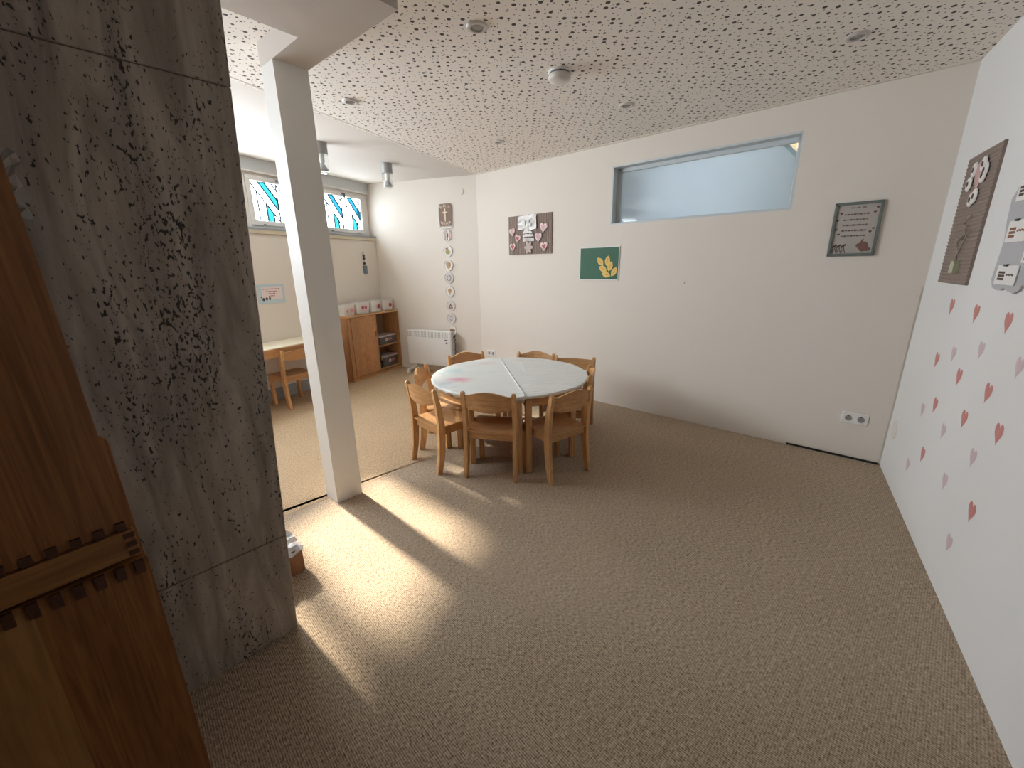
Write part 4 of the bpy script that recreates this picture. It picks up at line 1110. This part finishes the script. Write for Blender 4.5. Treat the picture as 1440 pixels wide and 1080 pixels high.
for i, (px, py, k) in enumerate(HD):
    t = on_wall(RW, px, py, 'heart_sticker', '%s heart sticker, %s' % ('pale mauve' if k else 'rose pink', HL[i]), 'sticker', 'heart stickers on the right wall')
    s = (.070, .086) if not k else (.066, .082)
    # puffy two-lobed heart: outline fan raised at its middle
    bm = B(); P = heart(s[0], s[1], 0, 0, 24, rot=random.uniform(-.12, .12))
    o_ = [bm.verts.new((p[0], -.0003, p[1])) for p in P]; i_ = [bm.verts.new((p[0] * .6, -.0022, p[1] * .6)) for p in P]; c_ = bm.verts.new((0, -.0026, -.002))
    for q in range(24):
        j = (q + 1) % 24
        bm.faces.new((o_[q], o_[j], i_[j], i_[q])); bm.faces.new((i_[q], i_[j], c_))
    build('heart', bm, HR[k], t, smooth=True)

# ------------------------------------------------------------------ window wall: notice, hanging tag
t = on_wall(WW, 381.5, 413, 'wall_notice', 'small pale blue bordered notice with pink text above the cream-topped table', 'notice')
build('border_card', bx((.31, .004, .20), (0, -.002, 0)), SKYB, t)
build('paper', bx((.24, .002, .135), (.008, -.005, .008)), plain('blush_paper', lin(226, 214, 210), .7), t)
bm = B()
for k, (n_, z) in enumerate(((11, .05), (8, .025), (5, .002), (4, -.022))):
    for j in range(n_): box(bm, (.012, .001, .008), (.01 + (j - n_ / 2) * .0175, -.0065, z))
build('lettering', bm, INKR, t)
bm = B()
for x, z, r in ((-.10, -.055, .014), (-.065, -.05, .013), (-.03, -.05, .012), (-.03, -.03, .008), (-.12, -.03, .007)): prism(bm, ell(r, r * 1.2, x, z, 12), 'y', -.009, -.004)
build('figures_print', bm, DGREY, t)
t = on_wall(WW, 511, 368, 'hanging_tag', 'small blue-grey tag hanging from beads on the wall under the right window', 'ornament')
bm = B()
tp = WW.uz(509, 345)[1] - WW.uz(511, 368)[1]
zt = [WW.uz(509.5, 359.5)[1], WW.uz(510, 363.5)[1], WW.uz(511, 370.5)[1]]; zc = WW.uz(511, 368)[1]
for z in zt: 
    bmesh.ops.create_uvsphere(bm, u_segments=10, v_segments=6, radius=.017, matrix=Matrix.Translation((0, -.018, z - zc)))
build('bead', bm, DGREY, t, smooth=True)
z0 = WW.uz(511, 373.5)[1] - zc; z1 = WW.uz(513, 385)[1] - zc
build('tag', bx((.062, .02, z0 - z1), (.012, -.012, (z0 + z1) / 2), bev=.005), plain('blue_grey_tag', lin(108, 122, 132), .6), t)
build('string', tube(B(), [(0, -.014, zt[0] - zc + .04), (0, -.018, z0)], .002, 6), DGREY, t)
bm = B(); tube(bm, [(0, 0, zt[0] - zc + .04), (0, -.02, zt[0] - zc + .04)], .004, 6); build('pin', bm, METAL, t)

# ------------------------------------------------------------------ ceiling fittings
def ceil_z(p):
    d = (Vector((p.x, p.y, 0)) - CL).dot(Vector((-cdir.y, cdir.x, 0)))
    return CZ + max(0, d) * (0.048 / 1.66)
dlb = [(671, 37, 'round recessed white ceiling spotlight in the perforated ceiling, nearest the camera'), (493, 142, 'round recessed ceiling spotlight just right of the white post'), (881.5, 147, 'round recessed ceiling spotlight just beyond the smoke detector'), (1206, 50, 'round recessed ceiling spotlight at the far right of the perforated ceiling'), (702, 199, 'round recessed ceiling spotlight farthest back, towards the far corner')]
for px, py, lb in dlb:
    p = on_z(px, py, CZ)
    t = thing('ceiling_spotlight', lb, 'ceiling light', loc=(p.x, p.y, CZ), group='recessed ceiling spotlights')
    build('trim_ring', lathe(B(), [(.032, -.002), (.034, -.010), (.046, -.008), (.052, -.001), (.052, 0)], n=32), plain('ring_paint', lin(196, 190, 184), .4), t, smooth=True)
    build('lamp_face', lathe(B(), [(0, -.006), (.02, -.005), (.031, -.003), (.033, 0)], n=24), plain('lamp_glass', lin(150, 142, 136), .2), t, smooth=True)
p = on_z(787, 100, CZ)
t = thing('smoke_detector', 'white round smoke detector with grey ring on the perforated ceiling', 'smoke detector', loc=(p.x, p.y, CZ))
build('base', lathe(B(), [(0, 0), (.062, 0), (.064, -.008), (.060, -.012)], n=40), PLASW, t, smooth=True)
build('vent_ring', lathe(B(), [(.056, -.012), (.057, -.020), (.056, -.022)], n=40), plain('vent_blue_grey', lin(112, 114, 128), .5), t, smooth=True)
build('cap', lathe(B(), [(.061, -.020), (.064, -.030), (.062, -.044), (.052, -.052), (.02, -.055), (0, -.055)], n=40), plain('detector_white', lin(214, 208, 202), .4), t, smooth=True)
for px, py, lb in ((543, 229, 'clear glass cylinder ceiling lamp with grey base, nearer the far corner'), (449, 199, 'clear glass cylinder ceiling lamp half hidden behind the white post')):
    p = on_z(px, py, 2.478)
    z = ceil_z(p)
    t = thing('ceiling_lamp', lb, 'lamp', loc=(p.x, p.y, z), group='glass ceiling lamps by the windows')
    build('base', lathe(B(), [(0, 0), (.058, 0), (.058, -.095), (.055, -.10), (0, -.10)], n=28), plain('lamp_base_grey', lin(150, 150, 148), .45, .1), t, smooth=True)
    build('bulb_socket', lathe(B(), [(.026, -.10), (.026, -.155), (.02, -.165), (0, -.165)], n=20), PLASW, t, smooth=True)
    build('bulb', lathe(B(), [(.014, -.165), (.018, -.175), (.045, -.215), (.048, -.225), (.035, -.232), (0, -.234)], n=24), plain('reflector_bulb', lin(190, 190, 192), .3, .3), t, smooth=True)
    build('glass_shade', lathe(B(), [(.054, -.09), (.055, -.24), (.052, -.246), (0, -.248)], n=32), clear('lamp_glass_clear', (.96, .97, .97), .03), t, smooth=True)

# ------------------------------------------------------------------ cardboard box on the floor behind the stone wall
bp_ = on_z(430, 801)
t = thing('carton', 'small brown box topped with crumpled white plastic, behind the stone wall', 'box', loc=(bp_.x, bp_.y, 0), rz=R_(47.5))
build('box_body', bx((.30, .30, .125), (-.15, .15, .0625), bev=.003), wood('box_brown', lin(136, 92, 62), lin(160, 114, 80), (30, 30, 4), .6), t)
rnd = random.Random(11)
bm = B(); V = []
for i in range(13):
    row = []
    for j in range(13):
        x = -.31 + .32 * i / 12; y = -.01 + .32 * j / 12
        z = .128 + rnd.random() * .03
        if i in (0, 12) or j in (0, 12): z -= .03
        row.append(bm.verts.new((x + rnd.uniform(-.007, .007), y + rnd.uniform(-.007, .007), z)))
    V.append(row)
for i in range(12):
    for j in range(12): bm.faces.new((V[i][j], V[i + 1][j], V[i + 1][j + 1], V[i][j + 1]))
build('plastic_sheet', bm, plain('glossy_white_film', lin(214, 216, 220), .25), t)

# ------------------------------------------------------------------ finger-jointed chests at the left
CA0 = Vector((-.881, .8425, 0)); CADEG = 50
def fingers(t, x0, x1, z, h_, pitch, wdt, y, up, m=ENDG, skip=0):
    k = 0; x = x1 - pitch * .5
    while x > x0:
        build('finger_joint', bx((wdt, .012, h_), (x, y + .0045, z + (h_ / 2 if up else -h_ / 2))), m, t); x -= pitch; k += 1
lowc = thing('lower_chest', 'lower finger-jointed brown wooden chest standing on the carpet before the stone wall', 'chest', loc=CA0, rz=R_(CADEG))
LH = .747; DEP = .26
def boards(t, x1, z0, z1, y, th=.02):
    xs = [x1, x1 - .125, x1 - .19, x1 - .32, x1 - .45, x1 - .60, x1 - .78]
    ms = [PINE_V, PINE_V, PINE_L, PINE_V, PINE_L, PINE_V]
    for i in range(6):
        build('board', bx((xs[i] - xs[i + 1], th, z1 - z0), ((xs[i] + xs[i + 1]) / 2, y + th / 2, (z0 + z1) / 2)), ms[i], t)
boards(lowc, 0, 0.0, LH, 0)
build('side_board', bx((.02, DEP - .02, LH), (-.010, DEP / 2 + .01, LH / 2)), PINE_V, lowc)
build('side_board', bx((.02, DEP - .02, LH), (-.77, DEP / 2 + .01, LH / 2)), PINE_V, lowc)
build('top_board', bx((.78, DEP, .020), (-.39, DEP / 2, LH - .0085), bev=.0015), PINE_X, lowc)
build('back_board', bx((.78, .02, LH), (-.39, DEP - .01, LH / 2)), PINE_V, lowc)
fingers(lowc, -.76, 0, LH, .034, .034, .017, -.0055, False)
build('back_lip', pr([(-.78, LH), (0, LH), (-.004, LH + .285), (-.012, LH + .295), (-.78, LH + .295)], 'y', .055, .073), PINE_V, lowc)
upc = thing('upper_chest', 'upper finger-jointed brown wooden chest stacked on the lower one', 'chest', loc=CA0 + Vector((0, 0, LH + .001)), rz=R_(CADEG))
upc.rotation_euler = (0, R_(-1.3), R_(CADEG))
UX = -.008; UZ = .020
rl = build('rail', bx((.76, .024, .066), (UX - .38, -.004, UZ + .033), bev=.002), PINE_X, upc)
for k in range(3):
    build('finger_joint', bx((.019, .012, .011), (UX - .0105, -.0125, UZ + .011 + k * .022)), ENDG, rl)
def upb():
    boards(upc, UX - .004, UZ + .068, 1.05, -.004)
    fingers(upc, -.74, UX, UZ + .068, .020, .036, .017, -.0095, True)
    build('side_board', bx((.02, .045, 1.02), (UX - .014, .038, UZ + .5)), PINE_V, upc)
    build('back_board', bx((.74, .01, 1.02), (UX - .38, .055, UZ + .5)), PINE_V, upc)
upb()
# torn scrap of white plastic bag hanging between the upper chest and the stone
q = Plane(CA0, CADEG).off(-.08).hit(24, 262)
t = thing('plastic_scrap', 'torn white plastic scrap sticking out behind the upper chest at the left edge', 'plastic bag', loc=q, rz=R_(CADEG))
rnd = random.Random(4)
bm = shift(crumple(.10, .13, 7, 8, .014, rnd), -.04, 0, 0)
build('film', bm, plain('scrap_film', lin(150, 146, 140), .5), t)
